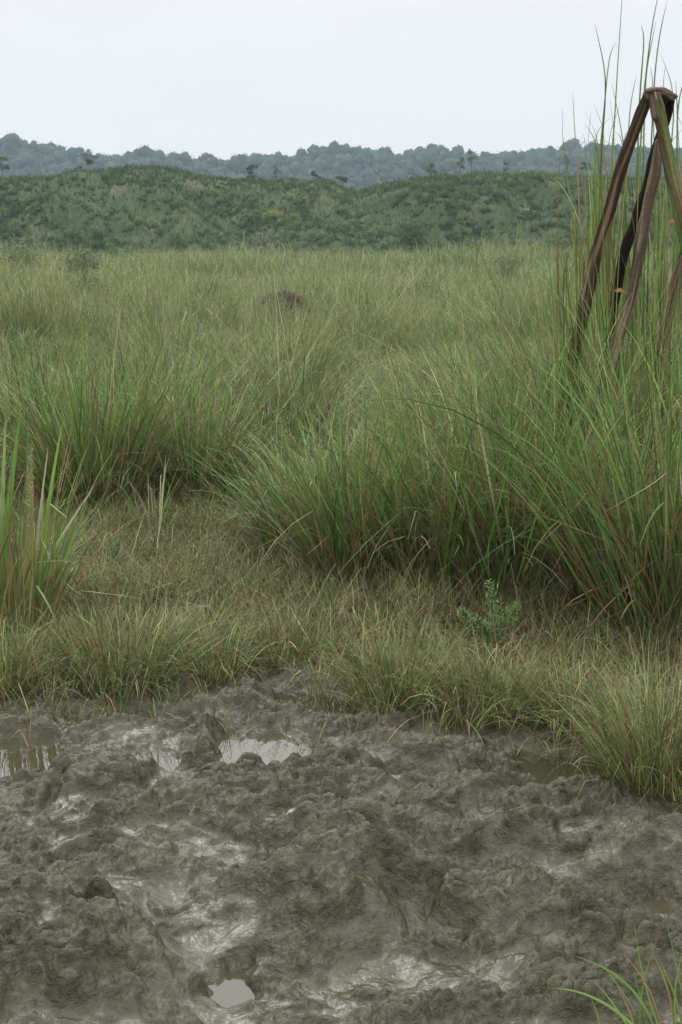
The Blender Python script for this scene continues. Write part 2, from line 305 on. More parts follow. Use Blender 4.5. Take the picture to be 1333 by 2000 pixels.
def make_ground():
    ys = [-900, -500, -250, -120, -60, -30, -15, -8, -4, -2, -1, -.3, .2, .6]
    ys += list(np.linspace(.8, 1.9, 70))
    y = 1.9
    while y < 7.2: y *= 1.0014; ys.append(y)
    while y < 9: y *= 1.01; ys.append(y)
    while y < 170: y *= 1.035; ys.append(y)
    while y < 900: y = min(900, y * 1.2); ys.append(y)
    ys = np.array(ys); nc = 860; u = np.linspace(-1, 1, nc); hw = .30 * np.abs(ys) + .30
    cent = u[None] * hw[:, None]
    k = np.arange(1, 19); f = (k / 18.) ** 3
    outer = hw[:, None] + f[None] * (900 - hw[:, None]) if False else hw[:, None] + f[None] * np.maximum(900 - hw[:, None], 1)
    X = np.concatenate([-outer[:, ::-1], cent, outer], 1); Y = np.repeat(ys[:, None], X.shape[1], 1)
    nr, ncol = X.shape
    g = ss(-.25, .35, Y - Dist(X, Y))
    near = (Y < 9) & (Y > -5)
    H = np.zeros_like(X); CH = np.zeros_like(X)
    rows = np.where(near[:, 0])[0]; a, b = rows[0], rows[-1] + 1
    H[a:b], CH[a:b] = mudh(X[a:b], Y[a:b])
    Z = H * (1 - .65 * g) * (Y < 9) + fieldz(X, Y) * g
    SL = np.ones_like(X)
    def blur(a, k):
        for _ in range(k): a = (np.roll(a, 1, 0) + np.roll(a, -1, 0) + 2 * a) / 4; a = (np.roll(a, 1, 1) + np.roll(a, -1, 1) + 2 * a) / 4
        return a
    # steep wet faces slump
    a1, b1 = np.searchsorted(ys, .85), np.searchsorted(ys, 7.5); q = Z[a1:b1]
    for it in range(3):
        gx_ = np.gradient(q, axis=1) / np.gradient(X[a1:b1], axis=1); gy_ = np.gradient(q, axis=0) / np.gradient(Y[a1:b1], axis=0)
        k_ = blur(ss(1.0, 2.1, np.hypot(gx_, gy_)), 2); q = q * (1 - k_) + blur(q, 4) * k_
    Z[a1:b1] = q
    # push the churned clods outwards along the slope so that they bulge and overhang
    a2 = np.searchsorted(ys, .9); b2 = np.searchsorted(ys, 7.4)
    xs, yy, zz = X[a2:b2], Y[a2:b2], Z[a2:b2]
    zx = np.gradient(zz, axis=1) / np.gradient(xs, axis=1); zy = np.gradient(zz, axis=0) / np.gradient(yy, axis=0)
    zx = np.clip(zx, -2, 2); zy = np.clip(zy, -2, 2); il = 1 / np.sqrt(1 + zx ** 2 + zy ** 2)
    c = CH[a2:b2] * (1 - g[a2:b2])
    d = .006 * pn3(xs * 16, yy * 22, zz * 24, 81) + .0025 * pn3(xs * 52, yy * 70, zz * 60, 82) + .001 * pn3(xs * 130, yy * 130, zz * 130, 83)
    d = d * np.clip(c, 0, 1.1)
    X[a2:b2] = xs - zx * il * d; Y[a2:b2] = yy - zy * il * d; Z[a2:b2] = zz + il * d
    sl = np.sqrt(blur(zx ** 2 + zy ** 2, 5)); SL[a2:b2] = 1 - ss(.18, .85, sl)
    V = np.stack([X, Y, Z], -1).reshape(-1, 3)
    i = np.arange(nr - 1)[:, None] * ncol + np.arange(ncol - 1)[None]
    F = np.stack([i, i + 1, i + ncol + 1, i + ncol], -1).reshape(-1, 4)
    o = build('ground', V, F, M_MUD, attrs={'grassy': g, 'flat': SL - 1.0 * np.clip(CH, 0, 1)})
    tag(o, kind='structure')
make_ground()
wv = np.array([[-4, .8, WATER_Z], [4, .8, WATER_Z], [4, 7.4, WATER_Z], [-4, 7.4, WATER_Z]])
tag(build('puddle_water', wv, [[0, 1, 2, 3]], M_WATER), kind='structure')

# ------------------------------------------------------------------ grass
G = dict(green=(.095, .182, .038), bright=(.150, .262, .056), olive=(.148, .178, .058), dull=(.208, .228, .108), tan=(.315, .270, .150), pale=(.45, .44, .31), rust=(.172, .094, .046), blue=(.100, .180, .078), purple=(.155, .114, .076), dark=(.038, .072, .016))
def pick(n, **w):
    k = list(w); p = np.array([w[q] for q in k], float); p /= p.sum()
    c = np.array([G[q] for q in k])[rng.choice(len(k), n, p=p)]
    return c * np.exp(rng.normal(0, .30, (n, 1))) * rng.uniform(.93, 1.07, (n, 3))
def blades(P, L, az, lean, droop, Wd, cb, ct, seg=5, kink=.12, pw=1.6, face=.8, tipw=.12):
    n = len(P); t = np.linspace(0, 1, seg + 1)[None]
    L = np.broadcast_to(L, n)[:, None]; az = np.asarray(az)[:, None]; lean = np.asarray(lean)[:, None]; droop = np.asarray(droop)[:, None]; Wd = np.broadcast_to(Wd, n)[:, None]
    th = lean + droop * t ** pw
    kk = (rng.random((n, 1)) < kink); tk = rng.uniform(.35, .85, (n, 1)); th = th + kk * (t > tk) * rng.uniform(.5, 1.6, (n, 1))
    th = np.minimum(th, 2.6)
    az = az + rng.normal(0, .25, (n, 1)) * t
    s = L / seg
    dx = np.sin(th) * np.cos(az) * s; dy = np.sin(th) * np.sin(az) * s; dz = np.cos(th) * s
    z0 = np.zeros((n, 1))
    C = np.stack([np.concatenate([z0, np.cumsum(q[:, :-1], 1)], 1) for q in (dx, dy, dz)], -1) + P[:, None]
    wa = az + np.pi / 2 + rng.normal(0, face, (n, 1))
    prof = np.minimum(1, .55 + 2.2 * t) * (1 - t) ** .55; prof = np.maximum(prof, tipw * (t > .9))
    w = Wd * prof * .5
    D = np.stack([np.cos(wa) * w, np.sin(wa) * w, rng.normal(0, .2, (n, 1)) * w], -1)
    V = np.stack([C - D, C + D], 2)                      # n, seg+1, 2, 3
    col = cb[:, None] * (1 - t[..., None]) + ct[:, None] * t[..., None]
    col = np.repeat(col[:, :, None], 2, 2)
    base = (np.arange(n) * (seg + 1) * 2)[:, None] + np.arange(seg)[None] * 2
    F = np.stack([base, base + 1, base + 3, base + 2], -1).reshape(-1, 4)
    return V.reshape(-1, 3), F, col.reshape(-1, 3)
def join(parts):
    Vs, Fs, Cs, o = [], [], [], 0
    for V, F, C in parts:
        Vs.append(V); Fs.append(F + o); Cs.append(C); o += len(V)
    return np.concatenate(Vs), np.concatenate(Fs), np.concatenate(Cs)
def tuft(cx, cy, Rr, per, Lm, spread, wd, palette, tips=None, seg=5, kink=.12, lo=.45, bend=.9, up=None):
    # vectorised over tuft centres cx, cy; 'per' blades each
    m = len(cx); n = m * per
    X0 = np.repeat(cx, per); Y0 = np.repeat(cy, per); RR = np.repeat(np.broadcast_to(Rr, m), per); LL = np.repeat(np.broadcast_to(Lm, m), per)
    r = np.sqrt(rng.random(n)); a = rng.uniform(0, 2 * np.pi, n)
    x = X0 + RR * r * np.cos(a); y = Y0 + RR * r * np.sin(a); z = ground_z(x, y, False) - .01
    az = a + rng.normal(0, .7, n)
    lean = spread * (r * rng.uniform(.3, 1.2, n) + np.abs(rng.normal(0, .12, n)))
    droop = bend * rng.random(n) ** 1.5 * 1.5
    L = LL * rng.uniform(lo, 1.0, n)
    cb = pick(n, **palette); ct = cb * .6 + .4 * pick(n, **(tips or palette))
    W_ = wd * rng.uniform(.5, 1.3, n)
    P = np.stack([x, y, z], -1)
    return blades(P, L, az, lean, droop, W_, cb, ct, seg, kink)
def scatter(n, y0, y1, slope=.33, pad=.5, pw=1.0):
    y = (rng.random(n) ** pw) * (y1 - y0) + y0; x = rng.uniform(-1, 1, n) * (slope * y + pad); return x, y
def keep(x, y, m): return x[m], y[m]

# short grass between the mud and the tall tussocks
def tier(x, y): return np.sin(2 * np.pi * (np.log(y / 22.) / np.log(1.42) + .25 + .55 * fbm(x * .11, y * .07, 2, 99)))
def short_grass():
    x, y = scatter(4300, 4.0, 10.5, .33, .35)
    d = y - Dist(x, y); m = (d > np.where(rng.random(len(x)) < .05, -.3, rng.uniform(-.04, .3, len(x)))) & (y < Tall(x, y) + 1.2) & (fbm(x * 2.2, y * 2.2, 2, 92) > rng.uniform(-.6, .05, len(x))); x, y = keep(x, y, m)
    d = (y - Dist(x, y))
    hgt = .14 + .13 * np.clip(fbm(x * 1.6, y * 1.6, 3, 91) + .5, 0, 1.2) + .05 * ss(.2, 1.5, d)
    A = tuft(x, y, .06, 34, hgt, .95, .0042, dict(olive=3.6, dull=1.2, tan=1.0, green=3.4, rust=2.2, purple=1.6, dark=4.4), dict(tan=2.0, pale=.35, dull=1.6, olive=2.4, purple=1.4), 6, .3, .35, 1.35)
    n = 26000; x, y = scatter(n, 4.2, 10.5, .33, .35); m = (y - Dist(x, y) > .05) & (y < Tall(x, y) + .8); x, y = keep(x, y, m); n = len(x)
    z = ground_z(x, y, False) + rng.uniform(0, .10, n)
    cb = .72 * pick(n, tan=2.4, dull=1.6, rust=2.2, olive=2, purple=1.8, pale=.2)
    B = blades(np.stack([x, y, z], -1), rng.uniform(.08, .26, n), rng.uniform(0, 6.28, n), rng.uniform(.3, 1.5, n), rng.uniform(-.5, .9, n), .0034 * rng.uniform(.6, 1.2, n), cb, cb, 4, .4)
    x, y = scatter(1500, 3.6, 8, .33, .35); d = y - Dist(x, y); m = (d < .1) & (d > -.08 - .9 * rng.random(len(x)) ** 3.5); x, y = keep(x, y, m)
    E = tuft(x, y, .02, 7, .16, 1.0, .004, dict(olive=3, green=2, rust=2, tan=1), dict(tan=2, olive=1), 5, .3, .4, 1.2)
    V, F, C = join([A, B, E])
    tag(build('short_grass', V, F, M_GRASS, col=C), 'short olive and straw coloured grass between the mud and the tall tussocks', 'grass', kind='stuff')
short_grass()
def tall_grass():
    x, y = scatter(1500, 6.2, 26, .32, .5, .8)
    n_ = fbm(x * .75, y * .6, 3, 95) + .25 * fbm(x * .25, y * .25, 2, 96)
    n_ = n_ * 1.5; m = (y > Tall(x, y) + .1) & (n_ > -.10 - .2 * ss(12, 24, y)); x, y, n_ = x[m], y[m], n_[m]
    H = (.45 + 1.05 * np.clip(n_ + .1, 0, .8)) * rng.uniform(.85, 1.15, len(x))
    H = H * (1 + .38 * tier(x, y) * ss(8.5, 11, y))
    A = tuft(x, y, .11 + .07 * rng.random(len(x)), 115, H, .75, .0078, dict(green=3.2, bright=.8, olive=3, dull=1, tan=1.2, rust=2.6, blue=.8, purple=1.8, dark=3), dict(dull=3, pale=2.4, tan=2, green=1, bright=2, blue=.8), 7, .16, .4, 1.25)
    # finer grass filling the gaps
    x, y = scatter(4300, 6.4, 27, .32, .5, .85); m = (y > Tall(x, y) + .7); x, y = keep(x, y, m)
    H = .30 + .3 * np.clip(fbm(x * .9, y * .9, 3, 97) + .4, 0, 1)
    H = H * (1 + .3 * tier(x, y) * ss(8.5, 11, y))
    B = tuft(x, y, .17, 17, H, 1.0, .0055, dict(dull=4, olive=3, tan=2.4, green=3, bright=1.2, blue=.6, purple=.6), dict(pale=2, dull=3, tan=1.6, bright=1), 6, .25, .35, 1.4)
    V, F, C = join([A, B])
    tag(build('tall_grass', V, F, M_GRASS, col=C), 'waist high green and straw grass filling the middle of the field', 'grass', kind='stuff')
tall_grass()
def field_grass():
    # clumps first, then a looser cover
    m = 9000; yc = 20 * (125 / 20.) ** rng.random(m); xc = rng.uniform(-1, 1, m) * (.33 * yc + 1)
    hc = fbm(xc * .16, yc * .08, 3, 101); k_ = hc > rng.uniform(-.6, .3, m); xc, yc, hc = xc[k_], yc[k_], hc[k_]; m = len(xc); per = 13
    x = np.repeat(xc, per); y = np.repeat(yc, per); sg = .007 * y + .08; x = x + rng.normal(0, 1, len(x)) * sg; y = y + rng.normal(0, 1, len(x)) * .3
    hh = np.repeat(.55 + .3 * rng.random(m) + 1.1 * np.clip(hc, 0, .6), per)
    ccol = np.repeat(np.clip(fbm(xc * .2, yc * .12, 3, 104) * 1.6 + .5 + rng.normal(0, .25, m), 0, 1), per)
    n2 = 95000; y2 = 19 * (125 / 19.) ** (rng.random(n2)); x2 = rng.uniform(-1, 1, n2) * (.33 * y2 + 1)
    c2 = fbm(x2 * .6, y2 * .35, 3, 103); h2 = (.34 + .3 * np.clip(c2 + .5, 0, 1.2))
    x = np.concatenate([x, x2]); y = np.concatenate([y, y2]); hh = np.concatenate([hh, h2]); cc = np.concatenate([ccol, np.clip(fbm(x2 * .16, y2 * .10, 4, 102) * 1.5 + .5, 0, 1)])[:, None]
    hh = hh * (1 + .45 * tier(x, y) * (1 - .5 * ss(50, 80, y)))
    hx = at(552, 590, 30.0)[0]; hh = hh * (1 - .72 * np.exp(-((x - hx * y / 30) / 1.0) ** 2) * ss(20, 24, y) * (1 - ss(30.2, 31.5, y)))
    n = len(x); z = ground_z(x, y, False) - .02
    L = hh * rng.uniform(.55, 1.1, n)
    cb = pick(n, olive=3, dull=4, tan=2.2, green=2.4, rust=.6, purple=.9); cg = pick(n, green=3, dark=2, olive=2, bright=.7)
    cb = cb * (1 - cc) + cg * cc; ct = cb * .55 + .45 * pick(n, dull=3, tan=2.5, pale=1.5, olive=2)
    V, F, C = blades(np.stack([x, y, z], -1), L, rng.uniform(0, 6.28, n), np.abs(rng.normal(0, .42, n)), rng.uniform(0, 1.5, n), np.maximum(.007, .00048 * y) * rng.uniform(.6, 1.4, n), cb, ct, 4, .16)
    tag(build('field_grass', V, F, M_GRASS, col=C), 'far olive and straw coloured grass running back to the foot of the hill', 'grass', kind='stuff')
field_grass()

# ------------------------------------------------------------------ single tussocks and reeds
def tussock(name, label, cat, px, py, groups, group=None, z=None):
    g = gnd(px, py, 0.0 if z is None else z); gx, gy = float(g[0]), float(g[1])
    gz = float(ground_z(np.array([gx]), np.array([gy]), True)[0]) - .005
    ps = [tuft(np.array([gx]), np.array([gy]), *a, **k) for a, k in groups]
    V, F, C = join(ps)
    o = build(name, V, F, M_GRASS, col=C, origin=(gx, gy, gz)); tag(o, label, cat, group); return o
pal_t = dict(green=4, bright=1.2, olive=2.2, rust=2, tan=1, dark=3.2, blue=1); pal_tip = dict(green=2, dull=2, tan=1.5, bright=1.5)
pal_s = dict(olive=4, dull=1.2, tan=1, green=3, rust=2, purple=1.4, dark=3.6); 
GT = 'tall tussocks standing up out of the grass'
def big(px, py, label, h=.95, n=230, r=.2, wide=14, sp=.5):
    tussock('grass_tussock', label, 'tussock', px, py, [((r, int(n * 1.7), h, sp * 1.1, .0098, pal_t, pal_tip, 8, .08, .40, 1.1), {}), ((r * .7, wide, h * .95, .38, .019, dict(green=3, bright=2, blue=1), dict(green=2, bright=1, dull=1), 9, .1, .6, .75), {}),
        ((r * 1.1, int(n * 1.3), h * .6, .5, .009, dict(rust=4, tan=1.6, purple=3, olive=1.5, dark=2), dict(tan=2, pale=.6, rust=2, purple=1), 6, .4, .4, .9), {})], GT)  # rusty base sheaths; the dark ones put extra root shade into the colour
big(690, 1150, 'tall tussock with one broad bright blade, front row, left of the feathery weed', 1.12, 220, .2)
big(860, 1165, 'dense green tussock just behind the left plume of the feathery pale weed', 1.2, 260)
big(1000, 1175, 'thick dark green tussock directly behind the feathery pale weed', 1.38, 300, .24)
big(1190, 1225, 'tussock of upright red-brown and green blades in short grass below the wooden poles', 1.2, 240, .17, 22, .34)
big(1325, 1265, 'broad leaning tussock cut by the right edge, in front of the wooden poles', 1.7, 330, .26)
big(1090, 1120, 'arching tussock left of the foot of the wooden poles', 1.55, 300, .24)
big(940, 1100, 'tussock behind the row, its blades topping the dense clump left of the poles', 1.35, 300, .26)
big(1130, 1085, 'tussock whose blades cross the lower part of the leftmost wooden pole', 1.95, 320, .24)
big(1240, 1090, 'high tussock hiding the feet of the wooden poles', 1.62, 320, .26)
big(180, 1000, 'dark based tussock behind the left broad leaved reeds', 1.35, 360, .28)
big(60, 950, 'tall tussock at the left edge, rising behind the broad leaved reeds', 1.3, 300, .26)
big(285, 940, 'highest part of the grass mound on the left, behind the tuft of light blades', 1.35, 320, .28)
big(380, 985, 'rounded russet and green tussock in the middle of the left half', 1.2, 420, .2, 6, .75)
big(600, 1095, 'loose tussock leaning left above the short grass in the middle', 1.0, 200, .2, 8, .8)
tussock('grass_tussock', 'thin tuft of few light blades fanning out before the dark tussocks on the left', 'tussock', 300, 1055, [((.06, 26, .62, .5, .009, dict(pale=1, tan=1, bright=2, dull=2, green=2), None, 7, .2, .5, .8), {})], GT)
GM = 'small tufts rooted at the edge of the mud'
def edge(px, py, label, h=.26, n=260, r=.17, sp=.85):
    tussock('edge_tuft', label, 'grass tuft', px, py, [((r * .85, int(n * 1.5), h * 1.3, sp, .0044, pal_s, dict(tan=1.8, dull=1.6, olive=2.4, purple=1.2, pale=.3), 6, .25, .4, 1.4), {})], GM)
edge(235, 1335, 'rounded olive tuft bulging over the mud on the left, with mud showing below it', .30, 620, .24)
edge(20, 1350, 'low green tuft at the left edge of the photo, touching the mud', .27, 480, .2)
edge(780, 1370, 'spreading straw coloured tuft right of the bay of mud in the middle', .27, 520, .22)
edge(950, 1405, 'olive tuft at the mud edge below the feathery pale weed', .25, 420, .18)
edge(1120, 1430, 'low wiry tuft at the mud edge, between the weed and the right edge', .26, 380, .18)
edge(1295, 1545, 'tall tuft standing furthest forward on the mud at the right edge', .36, 700, .2, .6)
edge(560, 1300, 'tuft at the head of the bay of mud in the middle', .22, 340, .17)
edge(420, 1325, 'tuft on the left bank of the bay of mud', .22, 300, .15)
# sprigs standing alone in the mud
# broad leaved reeds on the left
def left_reeds():
    root = empty('reed_clump', (*gnd(45, 1250)[:2], 0.02)); tag(root, 'broad leaved bright green reeds with a rusty blade at the left edge', 'reeds')
    o3 = np.array(root.location)
    def part(name, V, F, C, label=None):
        o = build(name, V - o3, F, M_GRASS, root, col=C)
        if label: o['label'] = label
    gx, gy = o3[0], o3[1]
    V, F, C = join([tuft(np.array([gx - .05]), np.array([gy]), .22, 230, .9, .45, .010, dict(green=4, bright=2, olive=2, rust=2.5, tan=1), dict(bright=1, dull=2, tan=1, rust=1), 7, .2, .5, .8),
                    tuft(np.array([gx - .02]), np.array([gy + .05]), .18, 130, .62, .5, .010, dict(rust=3, purple=2, tan=2, olive=1), dict(tan=2, pale=1), 6, .3, .4, .8)])
    part('leaf_tuft', V, F, C)
    def one(p0, p1, w, c, c2, Y, name, label=None, curve_=.0):
        a = at(*p0, Y); b = at(*p1, Y); a[2] = max(a[2], .0)
        n = 12; t = np.linspace(0, 1, n)[:, None]; mid = a * (1 - t) + b * t; mid[:, 0] += curve_ * np.sin(np.pi * t[:, 0]) ; mid[:, 1] += .10 * t[:, 0] ** 2
        ww = .78 * w * np.minimum(1, .6 + 3 * t) * (1 - t ** 2.2) ** .8 + .0008
        d = np.array([1, .25, 0]); fold = np.array([0, -.3, 0])
        V = np.stack([mid - d * ww / 2, mid + fold * ww, mid + d * ww / 2], 1).reshape(-1, 3)
        i = np.arange(n - 1)[:, None] * 3 + np.array([0, 1])[None]; F = np.stack([i, i + 1, i + 4, i + 3], -1).reshape(-1, 4)
        cc = np.repeat(np.array(c) * (1 - t) + np.array(c2) * t, 3, 0)
        part(name, V, F, cc, label)
    gr, br, ru, pa = G['green'], (.17, .27, .06), (.24, .135, .09), G['pale']
    one((2, 1240), (34, 780), .036, br, gr, 5.75, 'broad_leaf', None, -.01)
    one((-12, 1240), (0, 810), .03, br, (.2, .24, .1), 5.7, 'broad_leaf', None, .012)
    one((62, 1230), (52, 868), .028, br, ru, 5.75, 'broad_leaf', 'broad rusty brown leaf', .004)
    one((72, 1230), (115, 820), .026, br, br, 5.8, 'broad_leaf', None, -.012)
    one((40, 1250), (175, 960), .022, gr, pa, 5.8, 'broad_leaf', None, -.04)
    one((48, 1240), (150, 1000), .016, gr, br, 5.78, 'broad_leaf', None, -.03)
    one((30, 1250), (45, 800), .018, gr, gr, 5.9, 'broad_leaf', None, .02)
    one((5, 1235), (14, 1010), .02, (.15, .07, .04), ru, 5.6, 'broad_leaf', None, .01)
    one((60, 1240), (85, 880), .018, ru, pa, 5.85, 'broad_leaf', None, -.004)
    # seed spike
    a = at(58, 1030, 5.72); b = at(62, 872, 5.74); n = 900; t = rng.random(n)
    P = a + (b - a) * t[:, None] + rng.normal(0, .009, (n, 3)) * (1 - .5 * t)[:, None]
    cb = pick(n, olive=2, tan=2, dull=1) * 1.15
    V, F, C = blades(P, .013, rng.uniform(0, 6.28, n), rng.uniform(.2, 1.4, n), np.zeros(n), .006, cb, cb, 1, 0)
    part('seed_spike', V, F, C, 'yellowish seed spike')
left_reeds()
# bright blades in the near right corner
def near_clump():
    g = gnd(1300, 2090); root_ = (float(g[0]), float(g[1]), -.01)
    parts = []
    def one(p0, c0, p1, Y0, Y1, w, c, c2):
        a = at(*p0, Y0); b = at(*p1, Y1); m = at(*c0, (Y0 + Y1) / 2); n = 16; t = np.linspace(0, 1, n)[:, None]
        mid = (1 - t) ** 2 * a + 2 * t * (1 - t) * m + t * t * b; ww = w * (1 - t ** 1.8) ** .8 + .0004
        d = np.array([.8, .5, .1]) if abs(p1[0] - p0[0]) < 80 else np.array([.3, .6, .6])
        V = np.stack([mid - d * ww / 2, mid + d * ww / 2], 1).reshape(-1, 3); i = np.arange(n - 1) * 2
        parts.append((V, np.stack([i, i + 1, i + 3, i + 2], -1), np.repeat(np.array(c) * (1 - t) + np.array(c2) * t, 2, 0)))
    br, gr, ru = (.16, .25, .06), (.11, .18, .04), (.30, .15, .09)
    for s in [((1290, 2060), (1270, 1910), (1125, 1868), 2.62, 2.60, .008, br, gr), ((1300, 2080), (1200, 1930), (1075, 1930), 2.6, 2.55, .008, br, br),
              ((1260, 2060), (1230, 1960), (1290, 1820), 2.62, 2.66, .007, gr, br), ((1310, 2060), (1250, 1930), (1240, 1800), 2.62, 2.7, .005, br, gr),
              ((1300, 2060), (1290, 1930), (1215, 1862), 2.6, 2.6, .005, ru, ru), ((1320, 2060), (1320, 1930), (1270, 1855), 2.6, 2.65, .006, ru, gr),
              ((1330, 2060), (1300, 1940), (1345, 1830), 2.6, 2.65, .006, br, br), ((1180, 2060), (1175, 1990), (1155, 1950), 2.58, 2.58, .006, br, br),
              ((1045, 2050), (1040, 2010), (1042, 1975), 2.55, 2.56, .005, gr, br), ((1340, 2050), (1330, 1950), (1290, 1880), 2.6, 2.6, .006, gr, br),
              ((1280, 2060), (1240, 1960), (1180, 1890), 2.62, 2.66, .005, gr, br), ((1250, 2060), (1240, 1980), (1205, 1925), 2.6, 2.6, .005, br, ru),
              ((1350, 2060), (1340, 1950), (1300, 1790), 2.62, 2.7, .005, gr, gr), ((1350, 2080), (1350, 1980), (1400, 1850), 2.6, 2.6, .006, br, gr)]:
        one(*s)
    n = 60; a = rng.uniform(0, 6.28, n); P = np.array(root_) + np.stack([.07 * np.cos(a) + .02, .07 * np.sin(a), 0 * a], -1)
    cb = pick(n, bright=3, green=2, rust=1, olive=1)
    parts.append(blades(P, rng.uniform(.1, .2, n), a, rng.uniform(.3, 1.1, n), rng.uniform(0, .8, n), .005, cb, cb, 6, .1))
    V, F, C = join(parts)
    tag(build('grass_clump', V, F, M_GRASS, col=C, origin=root_), 'bright green blades leaning over the mud in the lower right corner, nearest the camera', 'grass tuft')
near_clump()

# tall cane grass behind the poles
def canes():
    g = np.array([2.02, 8.3]); o3 = np.array([g[0], g[1], .03])
    root = empty('cane_grass', tuple(o3)); tag(root, 'very tall cane grass rising above the wooden poles into the sky', 'cane grass')
    parts = []
    def stalk(pts, Y, w, c, c2):
        P = np.array([at(px, py, Y) for px, py in pts]); n = 22; s = np.linspace(0, len(P) - 1, n); mid = np.stack([np.interp(s, np.arange(len(P)), P[:, k]) for k in range(3)], -1)
        for _ in range(3): mid[1:-1] = (mid[:-2] + mid[2:] + 2 * mid[1:-1]) / 4
        t = np.linspace(0, 1, n)[:, None]; ww = w * (1 - t ** 1.5) ** .7 + .0012; an = rng.uniform(-.6, .6); d = np.array([math.cos(an), math.sin(an), 0])
        V = np.stack([mid - d * ww / 2, mid + np.array([0, -.35, 0]) * ww, mid + d * ww / 2], 1).reshape(-1, 3)
        i = np.arange(n - 1)[:, None] * 3 + np.array([0, 1])[None]; F = np.stack([i, i + 1, i + 4, i + 3], -1).reshape(-1, 4)
        parts.append((V, F, np.repeat(np.array(c) * (1 - t) + np.array(c2) * t, 3, 0)))
    gr, ol, ye, ta, dk, rs = G['green'], G['olive'], (.26, .21, .05), G['tan'], G['dark'], G['rust']
    for pts, Y, w, c, c2 in [
        ([(1172, 900), (1165, 560), (1175, 300), (1186, 150), (1162, 45)], 7.9, .011, gr, dk),
        ([(1180, 900), (1188, 420), (1200, 250), (1208, 110), (1218, -40)], 8.2, .009, ol, gr),
        ([(1190, 900), (1150, 620), (1160, 420), (1178, 240), (1190, 105), (1204, 82)], 8.1, .010, gr, ol),
        ([(1120, 900), (1142, 560), (1130, 350), (1122, 240), (1119, 178)], 8.3, .008, rs, ta), ([(1085, 900), (1090, 560), (1092, 330), (1103, 268)], 8.4, .006, rs, ol),
        ([(1225, 900), (1215, 500), (1225, 330), (1212, 240), (1195, 160)], 8.3, .010, gr, ol), ([(1240, 900), (1240, 500), (1246, 300), (1250, 180), (1260, 70), (1252, 48)], 8.5, .012, gr, gr),
        ([(1245, 900), (1255, 500), (1258, 250), (1262, 140), (1282, 40)], 8.4, .011, gr, gr), ([(1250, 900), (1240, 500), (1256, 200), (1272, 60), (1290, -30)], 8.6, .012, gr, gr),
        ([(1260, 900), (1268, 400), (1278, 150), (1290, 60), (1304, 0)], 8.3, .010, dk, gr), ([(1270, 900), (1280, 400), (1276, 170), (1272, 130)], 8.6, .01, gr, ol),
        ([(1290, 900), (1300, 400), (1318, 220), (1312, 160), (1292, 108)], 8.3, .008, ol, gr), ([(1300, 900), (1320, 400), (1324, 220), (1320, 158)], 8.1, .01, gr, gr),
        ([(1310, 900), (1325, 400), (1322, 220), (1333, 165), (1345, 150)], 8.1, .01, gr, gr), ([(1290, 900), (1290, 400), (1296, 160), (1300, 128)], 8.8, .008, ol, gr),
        ([(1200, 900), (1222, 560), (1220, 420), (1230, 210), (1244, 145)], 8.1, .011, gr, gr), ([(1205, 900), (1196, 620), (1200, 420), (1196, 260)], 8.1, .012, ye, ol),
        ([(1105, 900), (1110, 640), (1092, 560), (1062, 568), (1032, 580)], 7.6, .009, gr, dk), ([(1150, 900), (1148, 600), (1145, 470), (1120, 400), (1092, 353), (1075, 350)], 8.0, .009, gr, G['pale']),
        ([(1098, 900), (1096, 640), (1090, 540), (1088, 478)], 7.9, .01, gr, rs), ([(1100, 900), (1102, 640), (1100, 540), (1113, 490)], 7.9, .009, gr, dk),
        ([(1130, 900), (1128, 600), (1124, 480), (1122, 396)], 8.0, .013, gr, ye)]:
        stalk(pts, Y, w, c, c2)
    for k in range(215):
        x0 = 1400 - 300 * rng.random() ** 1.3 if k % 5 else rng.uniform(1130, 1240); top = rng.choice([rng.uniform(260, 420), rng.uniform(380, 560)], p=[.55, .45]) - max(0, (x0 - 1180)) * .12
        j = rng.normal(0, 14)
        if x0 < 1140: top = rng.uniform(430, 560)
        c = pick(1, green=3, olive=4, tan=2, bright=.8, rust=1.4, dark=1)[0]; c2 = c * .5 + .5 * pick(1, tan=1, olive=2, green=2)[0]
        stalk([(x0 + rng.normal(0, 14), 980), (x0, 700), (x0 + j, (top + 700) / 2), (x0 + j * 1.5 + rng.normal(0, 14), top), (x0 + j * 2 + rng.normal(0, 24), top - rng.uniform(5, 70))], rng.uniform(7.75, 9.1), rng.uniform(.004, .010), c, c2)
    V, F, C = join(parts)
    build('leaf_blades', V - o3, F, M_GRASS, root, col=C)
    # dark leafy base
    V, F, C = join([tuft(np.array([1.55, 1.85, 2.15, 2.5, 1.9, 2.3]), np.array([8.3, 8.6, 8.5, 8.5, 8.0, 8.15]), .22, 190, np.array([1.25, 1.45, 1.6, 1.6, 1.2, 1.3]), .3, .009, dict(green=3, dark=2, olive=2, rust=1.4, tan=1.2), dict(green=2, tan=1, olive=2), 7, .2, .4, .6)])
    build('base_leaves', V - o3, F, M_GRASS, root, col=C)
    # withered yellow leaves caught in it
    for i, (px, py, Y, s) in enumerate([(1210, 569, 7.4, .026), (1313, 433, 7.3, .020)]):
        p = at(px, py, Y); n = 7; a = np.linspace(-1, 1, n)
        mid = p[None] + np.stack([a * s, 0 * a, .25 * s * (1 - a * a) + .1 * s * np.sin(a * 5 + i)], -1); ww = (1 - a * a)[:, None] * .012 + .001
        if i == 3: ww = ww * 2.2; mid = p[None] + np.stack([.01 * np.sin(a * 2), 0 * a, a * s * .7], -1)
        d = np.array([0, .5, .8]) if i != 3 else np.array([1, .2, 0]); V = np.stack([mid - d * ww, mid + d * ww], 1).reshape(-1, 3); q = np.arange(n - 1) * 2
        build('withered_leaf', V - o3, np.stack([q, q + 1, q + 3, q + 2], -1), M_GRASS, root, col=np.tile([.24, .14, .03], (len(V), 1)))
canes()

